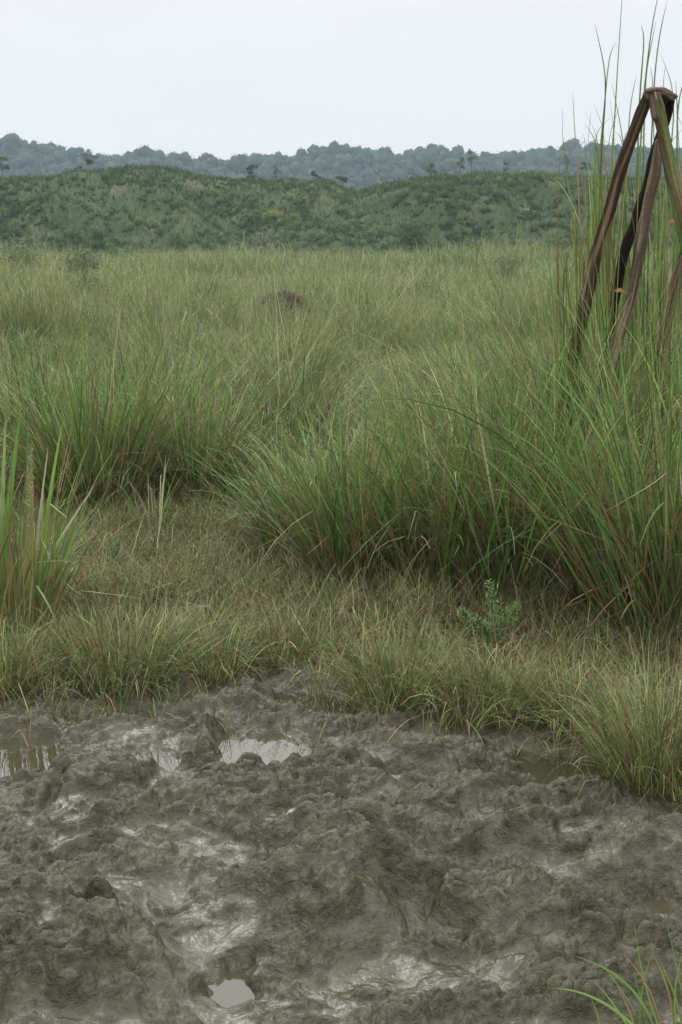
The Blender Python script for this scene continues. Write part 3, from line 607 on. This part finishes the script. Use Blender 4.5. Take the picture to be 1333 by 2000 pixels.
# ------------------------------------------------------------------ wooden pole frame
def tube(pts, rad, cols, sides=32, step=.012, seed=1, nodes=(), flat=1.0, moss=0.0, lump=.10):
    P = np.array(pts, float); rad = np.array(rad, float); m = len(P)
    seg = np.linalg.norm(np.diff(P, axis=0), axis=1); s = np.concatenate([[0], np.cumsum(seg)]); n = max(8, int(s[-1] / step)); q = np.linspace(0, s[-1], n)
    C = np.stack([np.interp(q, s, P[:, k]) for k in range(3)], -1); r = np.interp(q, s, rad)
    rad_scale = .80; r = r * rad_scale; k = max(3, n // 9)
    for _ in range(k): C[1:-1] = (C[:-2] + C[2:] + 2 * C[1:-1]) / 4; r[1:-1] = (r[:-2] + r[2:] + 2 * r[1:-1]) / 4
    T = np.gradient(C, axis=0); T /= np.linalg.norm(T, axis=1)[:, None]
    A = np.cross(T, np.array([0, 1., 0])); A /= np.linalg.norm(A, axis=1)[:, None]; B = np.cross(T, A)
    th = np.linspace(0, 2 * np.pi, sides, endpoint=False)
    S, TH = np.meshgrid(q, th, indexing='ij'); cx, cy = np.cos(TH) * 1.5, np.sin(TH) * 1.5
    gro = pn3(cx * 2.2 + seed * 7, cy * 2.2, S * 3.5, seed) * .26 + pn3(cx * 5, cy * 5 + seed, S * 7, seed + 1) * .14
    lum = pn3(cx * .7 + seed, cy * .7, S * 11, seed + 2) * lump
    nod = np.zeros_like(S)
    for nd in nodes: nod += .06 * np.exp(-((S - nd * s[-1]) / .010) ** 2) - .09 * np.exp(-((S - nd * s[-1] - .02) / .006) ** 2)
    rr = r[:, None] * (1 + gro + lum + nod)
    rr[0] *= .75; rr[-1] *= .75
    V = C[:, None] + rr[..., None] * (np.cos(TH)[..., None] * A[:, None] + flat * np.sin(TH)[..., None] * B[:, None])
    st = .5 + .5 * pn3(cx * 3 + seed, cy * 3, S * 2.2, seed + 5); st2 = .5 + .5 * pn3(cx * 1.2, cy * 1.2 + seed, S * 4, seed + 6)
    c0, c1, c2 = [np.array(c) for c in cols]
    col = c0 * (1 - st[..., None]) + c1 * st[..., None]; kk = ss(.6, .85, st2)[..., None]; col = col * (1 - kk) + c2 * kk
    ln = np.abs(pn3(cx * 4.5, cy * 4.5 + seed, S * 1.6, seed + 11)); col = col * (.35 + .65 * ss(.02, .16, ln))[..., None]
    if moss:
        mm = (ss(.50, .68, .5 + .5 * pn3(cx * 1.4 + 5, cy * 1.4, S * 2.5, seed + 8)) * moss)[..., None]; col = col * (1 - mm) + np.array([.065, .10, .025]) * mm
    V = V.reshape(-1, 3); col = col.reshape(-1, 3)
    i = np.arange(n - 1)[:, None] * sides + np.arange(sides)[None]; j = np.arange(n - 1)[:, None] * sides + (np.arange(sides)[None] + 1) % sides
    F = np.stack([i, j, j + sides, i + sides], -1).reshape(-1, 4)
    # end caps as quads through a centre vertex
    V = np.concatenate([V, C[:1], C[-1:]]); col = np.concatenate([col, [c1], [c1]])
    ks = np.arange(0, sides, 2); a0 = len(V) - 2
    F = np.concatenate([F, np.stack([np.full(len(ks), a0), (ks + 2) % sides, (ks + 1) % sides, ks], -1),
                        np.stack([np.full(len(ks), a0 + 1), (n - 1) * sides + ks, (n - 1) * sides + (ks + 1) % sides, (n - 1) * sides + (ks + 2) % sides], -1)])
    return V, F, col
def pole_frame():
    o3 = np.array([1.75, 7.5, .03]); root = empty('pole_frame', tuple(o3))
    tag(root, 'weathered brown wooden poles leaning together under a knotted head', 'wooden frame')
    dark = [(.012, .009, .005), (.026, .018, .010), (.06, .045, .028)]; tan = [(.060, .045, .026), (.115, .088, .055), (.19, .155, .105)]; mid = [(.026, .017, .009), (.068, .044, .023), (.15, .112, .07)]
    def pole(name, pp, rad, cols, label, **k):
        V, F, C = tube([at(a, b, y) for a, b, y in pp], rad, cols, **k); o = build(name, V - o3, F, M_WOOD, root, col=C); o['label'] = label
    pole('pole', [(1268, 184, 7.50), (1240, 255, 7.48), (1211, 335, 7.46), (1185, 430, 7.45), (1163, 500, 7.44), (1142, 600, 7.42), (1122, 690, 7.40), (1085, 900, 7.3), (1050, 1085, 7.2)], [.033, .034, .036, .036, .037, .036, .036, .037, .038], [(.018, .011, .006), (.056, .036, .018), (.14, .10, .06)], 'dark pole leaning left', seed=3, nodes=(.38,))
    pole('pole', [(1280, 196, 7.42), (1293, 245, 7.36), (1305, 310, 7.28), (1322, 380, 7.15), (1340, 450, 7.0), (1372, 600, 6.8), (1410, 900, 6.6), (1435, 1190, 6.5)], [.040, .040, .042, .042, .044, .044, .044, .046], mid, 'mossy pole curving to the right', seed=9, moss=.6, nodes=(.55,))
    pole('pole', [(1308, 194, 7.62), (1296, 250, 7.72), (1281, 292, 7.8), (1262, 372, 7.9), (1240, 440, 7.98), (1220, 490, 8.0), (1200, 580, 8.05), (1185, 700, 8.1), (1160, 1010, 8.2)], [.038, .034, .030, .033, .036, .034, .034, .034, .034], dark, 'blackened crooked pole behind', seed=15, nodes=(.5,), lump=.2)
    pole('pole', [(1287, 272, 7.68), (1281, 330, 7.66), (1264, 400, 7.64), (1250, 490, 7.6), (1247, 510, 7.6), (1232, 590, 7.58), (1208, 660, 7.55), (1180, 760, 7.5), (1120, 1060, 7.4)], [.026, .036, .035, .034, .036, .038, .037, .037, .038], tan, 'pale stripped pole in the middle', seed=21, nodes=(.33,))
    pole('pole', [(1350, 440, 7.9), (1332, 515, 7.85), (1316, 570, 7.8), (1303, 625, 7.75), (1292, 720, 7.7), (1275, 1050, 7.6)], [.032, .038, .038, .036, .036, .036], tan, 'russet pole at the right edge', seed=27, nodes=(.3,))
    V, F, C = tube([at(1261, 192, 7.48), at(1272, 180, 7.47), at(1290, 182, 7.5), at(1306, 188, 7.56), at(1315, 191, 7.62)], [.034, .036, .042, .034, .026], [(.06, .045, .03), (.13, .10, .07), (.2, .165, .125)], seed=33, flat=1.3, lump=.45)
    V2, F2, C2 = tube([at(1262, 179, 7.40), at(1278, 174, 7.42), at(1297, 176, 7.5), at(1314, 186, 7.58)], [.012, .018, .02, .010], [(.07, .055, .04), (.14, .11, .08), (.22, .18, .14)], seed=39, lump=.4, sides=20)
    V3, F3, C3 = tube([at(1277, 180, 7.43), at(1283, 205, 7.40), at(1288, 235, 7.36)], [.026, .034, .036], [(.06, .045, .03), (.13, .10, .07), (.2, .165, .125)], seed=43, lump=.25)
    V, F, C = join([(V, F, C), (V2, F2, C2), (V3, F3, C3)])
    o = build('knotted_head', V - o3, F, M_WOOD, root, col=C)
pole_frame()

# ------------------------------------------------------------------ leaf clouds: weeds, shrubs, trees
def cloud(cen, rad, n, size, c0, c1, flatten=.0, lumps=7):
    cen = np.atleast_2d(cen); m = len(cen); rad = np.broadcast_to(np.asarray(rad, float), (m, 3)); c0 = np.broadcast_to(c0, (m, 3)); c1 = np.broadcast_to(c1, (m, 3)); size = np.broadcast_to(size, m)
    d = rng.normal(size=(m, lumps, 3)); d /= np.linalg.norm(d, axis=-1, keepdims=True); d[..., 2] = np.abs(d[..., 2]) * 1.0 - .25
    Lc = d * rng.uniform(.2, .6, (m, lumps, 1)); Lr = rng.uniform(.36, .56, (m, lumps)); Lt = rng.uniform(0, 1, (m, lumps))
    k = rng.integers(0, lumps, (m, n)); ii = np.arange(m)[:, None]
    v = rng.normal(size=(m, n, 3)); v /= np.linalg.norm(v, axis=-1, keepdims=True); v *= (rng.random((m, n, 1)) ** .3)
    P = (Lc[ii, k] + v * Lr[ii, k][..., None]) * rad[:, None] + cen[:, None]
    nn = v + rng.normal(0, .6, v.shape) + np.array([0, 0, .4]); nn /= np.linalg.norm(nn, axis=-1, keepdims=True)
    a = np.cross(nn, rng.normal(size=nn.shape)); a /= np.linalg.norm(a, axis=-1, keepdims=True); b = np.cross(nn, a)
    s = (size[:, None] * rng.uniform(.5, 1.3, (m, n)))[..., None]
    V = np.stack([P - a * s * .5, P - b * s * .28 + a * s * .05, P + a * s * .5, P + b * s * .28 + a * s * .05], 2)
    t = np.clip(Lt[ii, k] + rng.normal(0, .2, (m, n)), 0, 1)[..., None]; col = c0[:, None] * (1 - t) + c1[:, None] * t; col = np.repeat(col[:, :, None], 4, 2)
    q = m * n
    return V.reshape(-1, 3), np.arange(q * 4).reshape(-1, 4), col.reshape(-1, 3)
def blob(cen, rad, c0, c1, f=.72):
    cen = np.atleast_2d(cen); m = len(cen); rad = np.broadcast_to(np.asarray(rad, float), (m, 3)); nu, nv = 9, 6
    u = np.linspace(0, 2 * np.pi, nu, endpoint=False); v = np.linspace(.12, np.pi - .12, nv); U, V_ = np.meshgrid(u, v)
    D = np.stack([np.cos(U) * np.sin(V_), np.sin(U) * np.sin(V_), np.cos(V_)], -1).reshape(-1, 3)
    P = D[None] * (f * rng.uniform(.72, 1.18, (m, len(D), 1))) * rad[:, None] + cen[:, None]
    i = (np.arange(nv - 1)[:, None] * nu + np.arange(nu)[None]); j = np.arange(nv - 1)[:, None] * nu + (np.arange(nu)[None] + 1) % nu
    F = np.stack([i, i + nu, j + nu, j], -1).reshape(-1, 4); F = (F[None] + (np.arange(m) * len(D))[:, None, None]).reshape(-1, 4)
    k = rng.random((m, len(D), 1)); C = np.broadcast_to(c0, (m, 3))[:, None] * (1 - k) + np.broadcast_to(c1, (m, 3))[:, None] * k
    return P.reshape(-1, 3), F, C.reshape(-1, 3)
# feathery weed in front of the tussocks
def weed(label, fronds, scale, c0, c1):
    base = fronds[0][0]; g = np.array([base[0], base[1], float(ground_z(np.array([base[0]]), np.array([base[1]]), False)[0])])
    root = empty('feathery_weed', tuple(g)); tag(root, label, 'weed')
    for a, m_, b, wd in fronds:
        n = 42; t = np.linspace(0, 1, n)[:, None]; mid = (1 - t) ** 2 * np.array(a) + 2 * t * (1 - t) * np.array(m_) + t * t * np.array(b)
        V, F, C = tube(mid[::4], np.linspace(.0032, .001, len(mid[::4])) * scale, [c0, c0, c1], sides=8, step=.01, seed=2)
        build('stem', V - g, F, M_LEAF, root, col=C)
        P = []; L = []; az = []; ln = []
        for i in range(12, n):
            f = (i - 12) / (n - 12.); spread_ = wd * (.35 + .65 * math.sin(math.pi * min(1, f * .9 + .12)))
            for s in range(16):
                q = rng.normal(0, 1, 3) * spread_ * .5; P.append(mid[i] + q); L.append(.018 * scale * rng.uniform(.6, 1.4))
        P = np.array(P); n2 = len(P); cb = np.array(c0) * (1 - rng.random((n2, 1))) + np.array(c1) * rng.random((n2, 1))
        V, F, C = blades(P, np.array(L), rng.uniform(0, 6.28, n2), rng.uniform(.2, 1.7, n2), rng.uniform(0, .5, n2), .006 * scale, cb, cb, 2, 0)
        build('frond', V - g, F, M_LEAF, root, col=C)
def G3(px, py, Y): return at(px, py, Y)
b0 = G3(955, 1300, 5.5); b0[2] = .02
weed('feathery pale green weed with three plumes, in front of the tall tussocks', [(b0, G3(975, 1225, 5.5), G3(958, 1140, 5.55), .036), (b0, G3(930, 1215, 5.45), G3(900, 1195, 5.42), .026), (b0, G3(985, 1225, 5.45), G3(1012, 1182, 5.45), .03), (b0, G3(950, 1222, 5.44), G3(940, 1222, 5.42), .02)], 1.0, (.10, .17, .05), (.19, .27, .11))
b1 = G3(225, 1110, 6.9); b1[2] = .02
weed('tiny pale weed alone in the short grass on the left', [(b1, G3(222, 1070, 6.9), G3(212, 1045, 6.92), .022), (b1, G3(228, 1080, 6.88), G3(232, 1060, 6.88), .016)], .8, (.14, .19, .08), (.24, .28, .17))

# shrubs out in the field
SH = 'shrubs scattered in the far grass'
def hit(px, py, fz, y0, y1):
    Y = np.linspace(y0, y1, 400); P = np.array([at(px, py, q) for q in Y]); z = fz(P[:, 0], P[:, 1]); k = np.where(P[:, 2] < z)[0]
    i = k[0] if len(k) else np.argmin(P[:, 2] - z)
    return Y[i]
def shrub(name, label, cat, px, py, Y, w, h, n, leaf, c0, c1, group, trunk=0.0, lumps=8, zb=None):
    p = at(px, py, Y); g = np.array([p[0], Y, (float(ground_z(np.array([p[0]]), np.array([Y]), False)[0]) if zb is None else zb)])
    root = empty(name, tuple(g)); tag(root, label, cat, group)
    cz = p[2]
    if not trunk:
        top = max(cz + h / 2, g[2] + .6 * h); h = top - g[2]; cz = g[2] + .42 * h
    nl = max(5, int(w * 3)) if not trunk else lumps
    if trunk:
        m_ = 6; cc = np.array([[p[0], Y, cz]]) + rng.normal(0, 1, (m_, 3)) * np.array([w * .15, w * .15, h * .17]); rr = rng.uniform(.24, .42, (m_, 1)) * np.array([[w, w, h * .8]])
        V, F, C = cloud(cc, rr, n // 5, leaf * .9, c0, c1, lumps=4)
    else: V, F, C = cloud([[p[0], Y, cz]], [w / 2, w / 2, h * .66], n, leaf, c0, c1, lumps=lumps + 3)
    V[:, 2] = np.maximum(V[:, 2], g[2] + .02)
    build('crown', V - g, F, M_LEAF if Y < 100 else M_FAR, root, col=C)
    top = cz + h * .1; bk = [(.03, .03, .018), (.05, .045, .03), (.07, .06, .045)]
    parts = [tube([[g[0], Y, g[2] - .1], [g[0] + .02 * w, Y, (g[2] + cz) / 2], [p[0], Y, top]], [.012 * w + trunk * .4, .010 * w + trunk * .3, .005 * w], bk, sides=8, step=.15)]
    for k in range(5):
        a = k * 1.26 + .4; parts.append(tube([[p[0], Y, cz - .35 * h], [p[0] + .28 * w * math.cos(a), Y + .28 * w * math.sin(a), cz + .1 * h]], [.010 * w, .004 * w], bk, sides=6, step=.15))
    V, F, C = join(parts); build('trunk' if trunk else 'stems', V - g, F, M_WOOD, root, col=C)
dg, mg, lg, yg = (.036, .058, .020), (.060, .092, .032), (.092, .138, .048), (.17, .20, .045)
shrub('shrub', 'dark green shrub at the left edge where the field ends', 'shrub', 30, 488, 62, 3.0, 1.4, 1800, .10, mg, lg, SH)
shrub('shrub', 'broad brownish shrub right of the one at the left edge', 'shrub', 160, 500, 52, 2.6, 1.0, 1600, .09, (.10, .10, .05), mg, SH)
shrub('shrub', 'small round green shrub below the brownish one on the left', 'shrub', 172, 542, 36, 1.3, .5, 1000, .06, mg, (.09, .13, .05), SH)
shrub('shrub', 'low dark shrub in the middle of the far edge of the field', 'shrub', 580, 498, 75, 1.8, .6, 900, .09, mg, (.09, .13, .05), SH)
shrub('shrub', 'grey green shrub on the rise left of the wooden poles', 'shrub', 990, 520, 44, 1.4, 1.0, 1000, .07, mg, (.10, .14, .06), SH)
shrub('shrub', 'loose green shrub halfway between the dead brush heap and the wooden poles', 'shrub', 818, 555, 34, 1.5, .5, 900, .06, (.07,.11,.04), (.07, .11, .04), SH)
shrub('shrub', 'shrub on the crest of the rise, its top against the hill', 'shrub', 925, 482, 66, 1.5, 1.1, 900, .09, mg, lg, SH)
shrub('shrub', 'low green shrub just left of the dead brush heap', 'shrub', 420, 560, 36, 1.5, .35, 700, .06, mg, (.10, .14, .05), SH)
for px_, Y_, w_, h_, lb in [(75, 88, 3.2, 1.5, 'widest of the low bushes along the foot of the hill on the left'), (235, 92, 2.4, .9, 'low bush where field and hill meet, right of the widest one'), (690, 90, 2.2, .9, 'low bush where field and hill meet, below the dip in the crest'), (1060, 70, 2.4, 1.0, 'low bush on the right of the rise, next to the cane grass')]:
    shrub('shrub', lb, 'shrub', px_, 492, Y_, w_, h_, 1200, .10, mg, lg, SH)
# dead brush heap
def heap():
    p = at(552, 590, 30.0); gz = float(ground_z(np.array([p[0]]), np.array([30.0]), False)[0]); g = np.array([p[0], 30.0, gz])
    topz = at(552, 562, 30.0)[2]; H = topz - gz - .06; n = 2600
    a = rng.uniform(0, 6.28, n); r = rng.random(n) ** .6; x = g[0] + .52 * r * np.cos(a); y = 30 + .45 * r * np.sin(a)
    z = gz + H * (1 - r ** 2.4 * .6) * (1 - .3 * rng.random(n))
    c = pick(n, rust=1, purple=3, tan=1, olive=1) * .6
    A = blades(np.stack([x, y, z], -1), rng.uniform(.15, .4, n), a + rng.normal(0, .5, n), rng.uniform(1.2, 1.8, n), rng.uniform(.2, .7, n), .012, c, c, 4, .2)
    B = cloud([[g[0], 30, gz + H * .55]], [.5, .4, H * .55], 1500, .09, (.05, .035, .028), (.10, .075, .058), lumps=6)
    V, F, C = join([A, B]); tag(build('brush_heap', V, F, M_GRASS, col=C, origin=g), 'domed heap of dead brown brush sitting in the grass in the middle distance', 'brush heap')
heap()

# ------------------------------------------------------------------ the scrub hill
HCX = np.array([-700, -300, 0, 100, 200, 260, 330, 380, 450, 560, 640, 680, 720, 770, 850, 950, 1050, 1150, 1333, 1700, 2100])
HCY = np.array([350, 352, 349, 344, 331, 324, 325, 337, 348, 350, 352, 368, 368, 354, 342, 335, 336, 343, 348, 340, 350])
CY = 138.0; FY = 112.0
hx_ = np.array([at(a, b, CY)[0] for a, b in zip(HCX, HCY)]); hz_ = np.array([at(a, b, CY)[2] for a, b in zip(HCX, HCY)])
def hillz(x, y):
    top = np.interp(x, hx_, hz_) - .25 + .3 * fbm(x * .4, x * 0 + 3, 3, 121)
    yw = y + 4.5 * fbm(x * .07, y * .03, 3, 123) * ss(CY, CY - 12, y) + 2.0 * (1 - 2 * np.abs(fbm(x * .16, y * .05, 3, 125))) * ss(CY, CY - 8, y)
    t = np.clip((yw - FY) / (CY - FY), 0, 1); f = .35 * t + .65 * ss(.05, .95, t)
    back = -.07 * np.clip(y - CY, 0, 100)
    bumps = 1.8 * fbm(x * .12, y * .14, 4, 127) * np.sin(np.pi * np.clip(t, 0, 1)) + .35 * fbm(x * .8, y * .8, 3, 129) * np.sin(np.pi * np.clip(t, 0, 1))
    return .8 + (top - .8) * f + bumps + back
def grid(name, xs, ys, fz, mat):
    X, Y = np.meshgrid(xs, ys); Z = fz(X, Y); V = np.stack([X, Y, Z], -1).reshape(-1, 3); nr, ncol = X.shape
    i = np.arange(nr - 1)[:, None] * ncol + np.arange(ncol - 1)[None]; F = np.stack([i, i + 1, i + ncol + 1, i + ncol], -1).reshape(-1, 4)
    return tag(build(name, V, F, mat), kind='structure')
M_HILL = hill_mat('hill_soil', .22, [(.30, (.030, .050, .020)), (.50, (.050, .072, .030)), (.62, (.078, .086, .046)), (.69, (.125, .12, .095)), (.8, (.20, .19, .165))])
grid('hill', np.arange(-72, 72.1, .4), np.arange(106, 172, .4), hillz, M_HILL)
def scrub():
    n = 13000; x = rng.uniform(-60, 60, n); y = rng.uniform(108, 146, n)
    c = fbm(x * .09, y * .09, 3, 131) + .5 * fbm(x * .3, y * .3, 2, 133)
    m = (c + .5 * fbm(x * .5, y * .5, 2, 134) > rng.uniform(-.5, .35, n)); x, y, c = x[m], y[m], c[m]; n = len(x)
    s = .18 + 1.15 * rng.random(n) ** 3.2 + .45 * np.clip(c, 0, 1); s = np.where(y > CY - 5, np.minimum(s, .35 + .45 * (rng.random(n) < .08)), s)
    z = hillz(x, y) + s * .12
    k = np.clip(.15 + .5 * rng.random((n, 1)) + .6 * fbm(x * .1 + 5, y * .12, 2, 136)[:, None], 0, 1); k2 = np.clip(c * 1.2 + .5, 0, 1)[:, None]
    c0 = np.array(dg) * (1 - k) + np.array(mg) * k; c1 = (np.array(mg) * (1 - k) + np.array(lg) * k) * (1.2 - .45 * k2)
    A = cloud(np.stack([x, y, z], -1), np.stack([s * .85, s * .85, s], -1), 90, .17, c0, c1, lumps=6)
    A = join([A, blob(np.stack([x, y, z], -1), np.stack([s * .85, s * .85, s], -1), c0, c1, .36)])
    n = 80000; x = rng.uniform(-62, 62, n); y = rng.uniform(104, 146, n); z = hillz(x, y)
    m = fbm(x * .22, y * .3, 4, 137) > rng.uniform(-.75, -.05, n); x, y, z = x[m], y[m], z[m]; n = len(x)
    cc = np.clip(fbm(x * .15, y * .2, 3, 139) * 1.6 + .5, 0, 1)[:, None]; cb = pick(n, olive=3, dull=1, green=2, tan=.3) * .52 * cc + pick(n, dark=3, green=2) * .65 * (1 - cc)
    B = blades(np.stack([x, y, z], -1), rng.uniform(.2, .6, n), rng.uniform(0, 6.28, n), rng.uniform(0, .8, n), rng.uniform(0, .9, n), .09 * rng.uniform(.6, 1.4, n), cb, cb, 2, 0)
    V, F, C = join([A, B]); tag(build('hill_scrub', V, F, M_FAR, col=C), 'dense green scrub and weeds covering the slope of the near hill', 'scrub', kind='stuff')
scrub()
TG = 'small trees and bushes that stand out on the near hill'
def htree(label, px, py, w, h, n=700, c0=dg, c1=mg, Y=CY + .5, leaf=.17, name='small_tree', cat='tree', trunk=.05, lumps=8):
    
    if not trunk: Y = hit(px, py + h * FPX / 116 * .5, hillz, 106, 140)
    x = at(px, py, Y)[0]; zb = float(hillz(np.array([x]), np.array([Y]))[0]); shrub(name, label, cat, px, py, Y, w, h, n, leaf, c0, c1, TG, trunk, lumps, zb)
htree('flat topped small tree on the hill crest, the tallest on its left part', 175, 312, 1.7, 1.2, 520, dg, mg, leaf=.15)
htree('small tree on the hill crest cut by the left edge of the photo', 5, 322, 1.7, 1.5, 600, mg, lg)
htree('wide bushy tree on the crest, left of the middle', 495, 336, 2.3, 1.6, 700, dg, mg)
htree('thin sapling on the crest right of the wide bushy tree', 540, 330, .9, 1.5, 260, mg, lg, leaf=.14)
htree('bushy sapling on the crest above the pale scar', 620, 345, 1.2, 1.0, 340, dg, mg)
htree('low bush in the dip of the crest', 670, 352, 1.4, 1.0, 360, dg, mg)
htree('slim sapling with a round top, left one of the pair right of the dip', 900, 318, 1.0, 1.6, 300, mg, lg, leaf=.14)
htree('slim sapling with a feathery top, right one of the pair right of the dip', 921, 307, 1.2, 1.9, 360, mg, lg, leaf=.14)
htree('bright bush on the crest at the right shoulder of the dip', 842, 332, 1.5, 1.5, 450, mg, lg)
htree('faint thin sapling on the crest between the pair and the wooden poles', 988, 325, .9, 1.6, 260, mg, lg, leaf=.14)
htree('small bush on the crest close left of the wooden poles', 1146, 325, 1.5, 1.4, 420, dg, mg)
htree('thin upright sapling on the crest nearest the wooden poles', 1108, 315, .9, 1.9, 240, mg, lg, leaf=.14)
htree('scrubby bush on the crest beside the flat topped tree', 150, 333, 1.3, .9, 320, dg, mg)
htree('yellow green bush on the slope below the pale scar', 533, 418, 2.4, 1.1, 700, yg, (.24, .26, .06), 118, .15, 'slope_bush', 'bush', 0, 6)
htree('tall dark bush on the slope right of the yellow green one', 594, 405, 2.2, 3.0, 900, dg, mg, 119, .15, 'slope_bush', 'bush', 0)
htree('rounded bright bush at the foot of the slope, left of the middle', 345, 472, 2.4, 1.8, 900, mg, lg, 112, .15, 'slope_bush', 'bush', 0)
htree('pale flowering bush at the foot of the slope below the yellow green one', 505, 465, 1.6, 1.8, 600, (.10, .13, .08), (.22, .25, .18), 112, .14, 'slope_bush', 'bush', 0)
htree('large green bush low on the right part of the slope', 800, 445, 4.2, 2.6, 1400, mg, lg, 114, .17, 'slope_bush', 'bush', 0, 9)

# ------------------------------------------------------------------ far forested ridge
RX = np.array([-900, -300, 0, 40, 80, 120, 170, 210, 250, 290, 330, 370, 420, 460, 500, 560, 600, 640, 690, 740, 780, 820, 860, 900, 940, 1000, 1060, 1110, 1160, 1333, 1800, 2300])
RY = np.array([290, 262, 272, 276, 288, 298, 304, 315, 303, 299, 303, 310, 316, 308, 302, 306, 302, 297, 297, 301, 311, 296, 289, 303, 306, 303, 301, 287, 281, 287, 300, 310])
FYR = 650.0
rx_ = np.array([at(a, b, FYR)[0] for a, b in zip(RX, RY)]); rz_ = np.array([at(a, b, FYR)[2] for a, b in zip(RX, RY)])
def ridgez(x, y):
    top = np.interp(x, rx_, rz_) - 3.2; yw = y + 22 * fbm(x * .012, y * .01, 3, 141); t = np.clip((yw - 480) / (650 - 480), 0, 1)
    return 2 + (top - 2) * (.5 * t + .5 * ss(0, 1, t)) + 3 * fbm(x * .03, y * .03, 3, 143) * t * (1 - t) * 4 - .15 * np.clip(y - 650, 0, 300)
M_RIDGE = hill_mat('forest_floor', .05, [(.3, (.02, .03, .014)), (.7, (.045, .06, .03))])
grid('far_hill', np.arange(-330, 330.1, 4), np.arange(470, 760, 4), ridgez, M_RIDGE)
def forest():
    n = 4600; x = rng.uniform(-260, 260, n); y = 500 + 175 * rng.random(n) ** .7
    s = 1.5 + 3.6 * rng.random(n) ** 2.2; z = ridgez(x, y) + s * .5 + 2.2 * rng.random(n) ** 2
    k = rng.random((n, 1)); c0 = np.array((.012, .022, .009)) * (1 - k) + np.array((.022, .036, .015)) * k; c1 = np.array((.024, .040, .018)) * (1 - k) + np.array((.040, .062, .026)) * k
    RD = np.stack([s * rng.uniform(.8, 1.5, n), s, s * rng.uniform(.7, 1.3, n)], -1); CN = np.stack([x, y, z], -1)
    V, F, C = join([cloud(CN, RD, 150, .66, c0, c1, lumps=6), blob(CN, RD, c0, c1, .60)])
    tag(build('forest', V, F, M_FAR, col=C), 'blue green forest covering the far ridge under the sky', 'forest', kind='stuff')
forest()
# ------------------------------------------------------------------ haze
def haze():
    m = bpy.data.materials.new('haze'); m.use_nodes = True; n = m.node_tree.nodes; l = m.node_tree.links; n.clear()
    out = n.new('ShaderNodeOutputMaterial'); v = n.new('ShaderNodeVolumePrincipled'); v.inputs['Color'].default_value = (.66, .84, 1.0, 1); v.inputs['Density'].default_value = .00038
    l.new(v.outputs[0], out.inputs['Volume'])
    a, b, z0, z1 = -905, 905, -3, 66
    V = [(a, a, z0), (b, a, z0), (b, b, z0), (a, b, z0), (a, a, z1), (b, a, z1), (b, b, z1), (a, b, z1)]
    F = [(0, 3, 2, 1), (4, 5, 6, 7), (0, 1, 5, 4), (1, 2, 6, 5), (2, 3, 7, 6), (3, 0, 4, 7)]
    tag(build('haze', V, F, m, smooth=False), 'thin bluish haze filling the air over the field and hills', 'haze', kind='stuff')
haze()
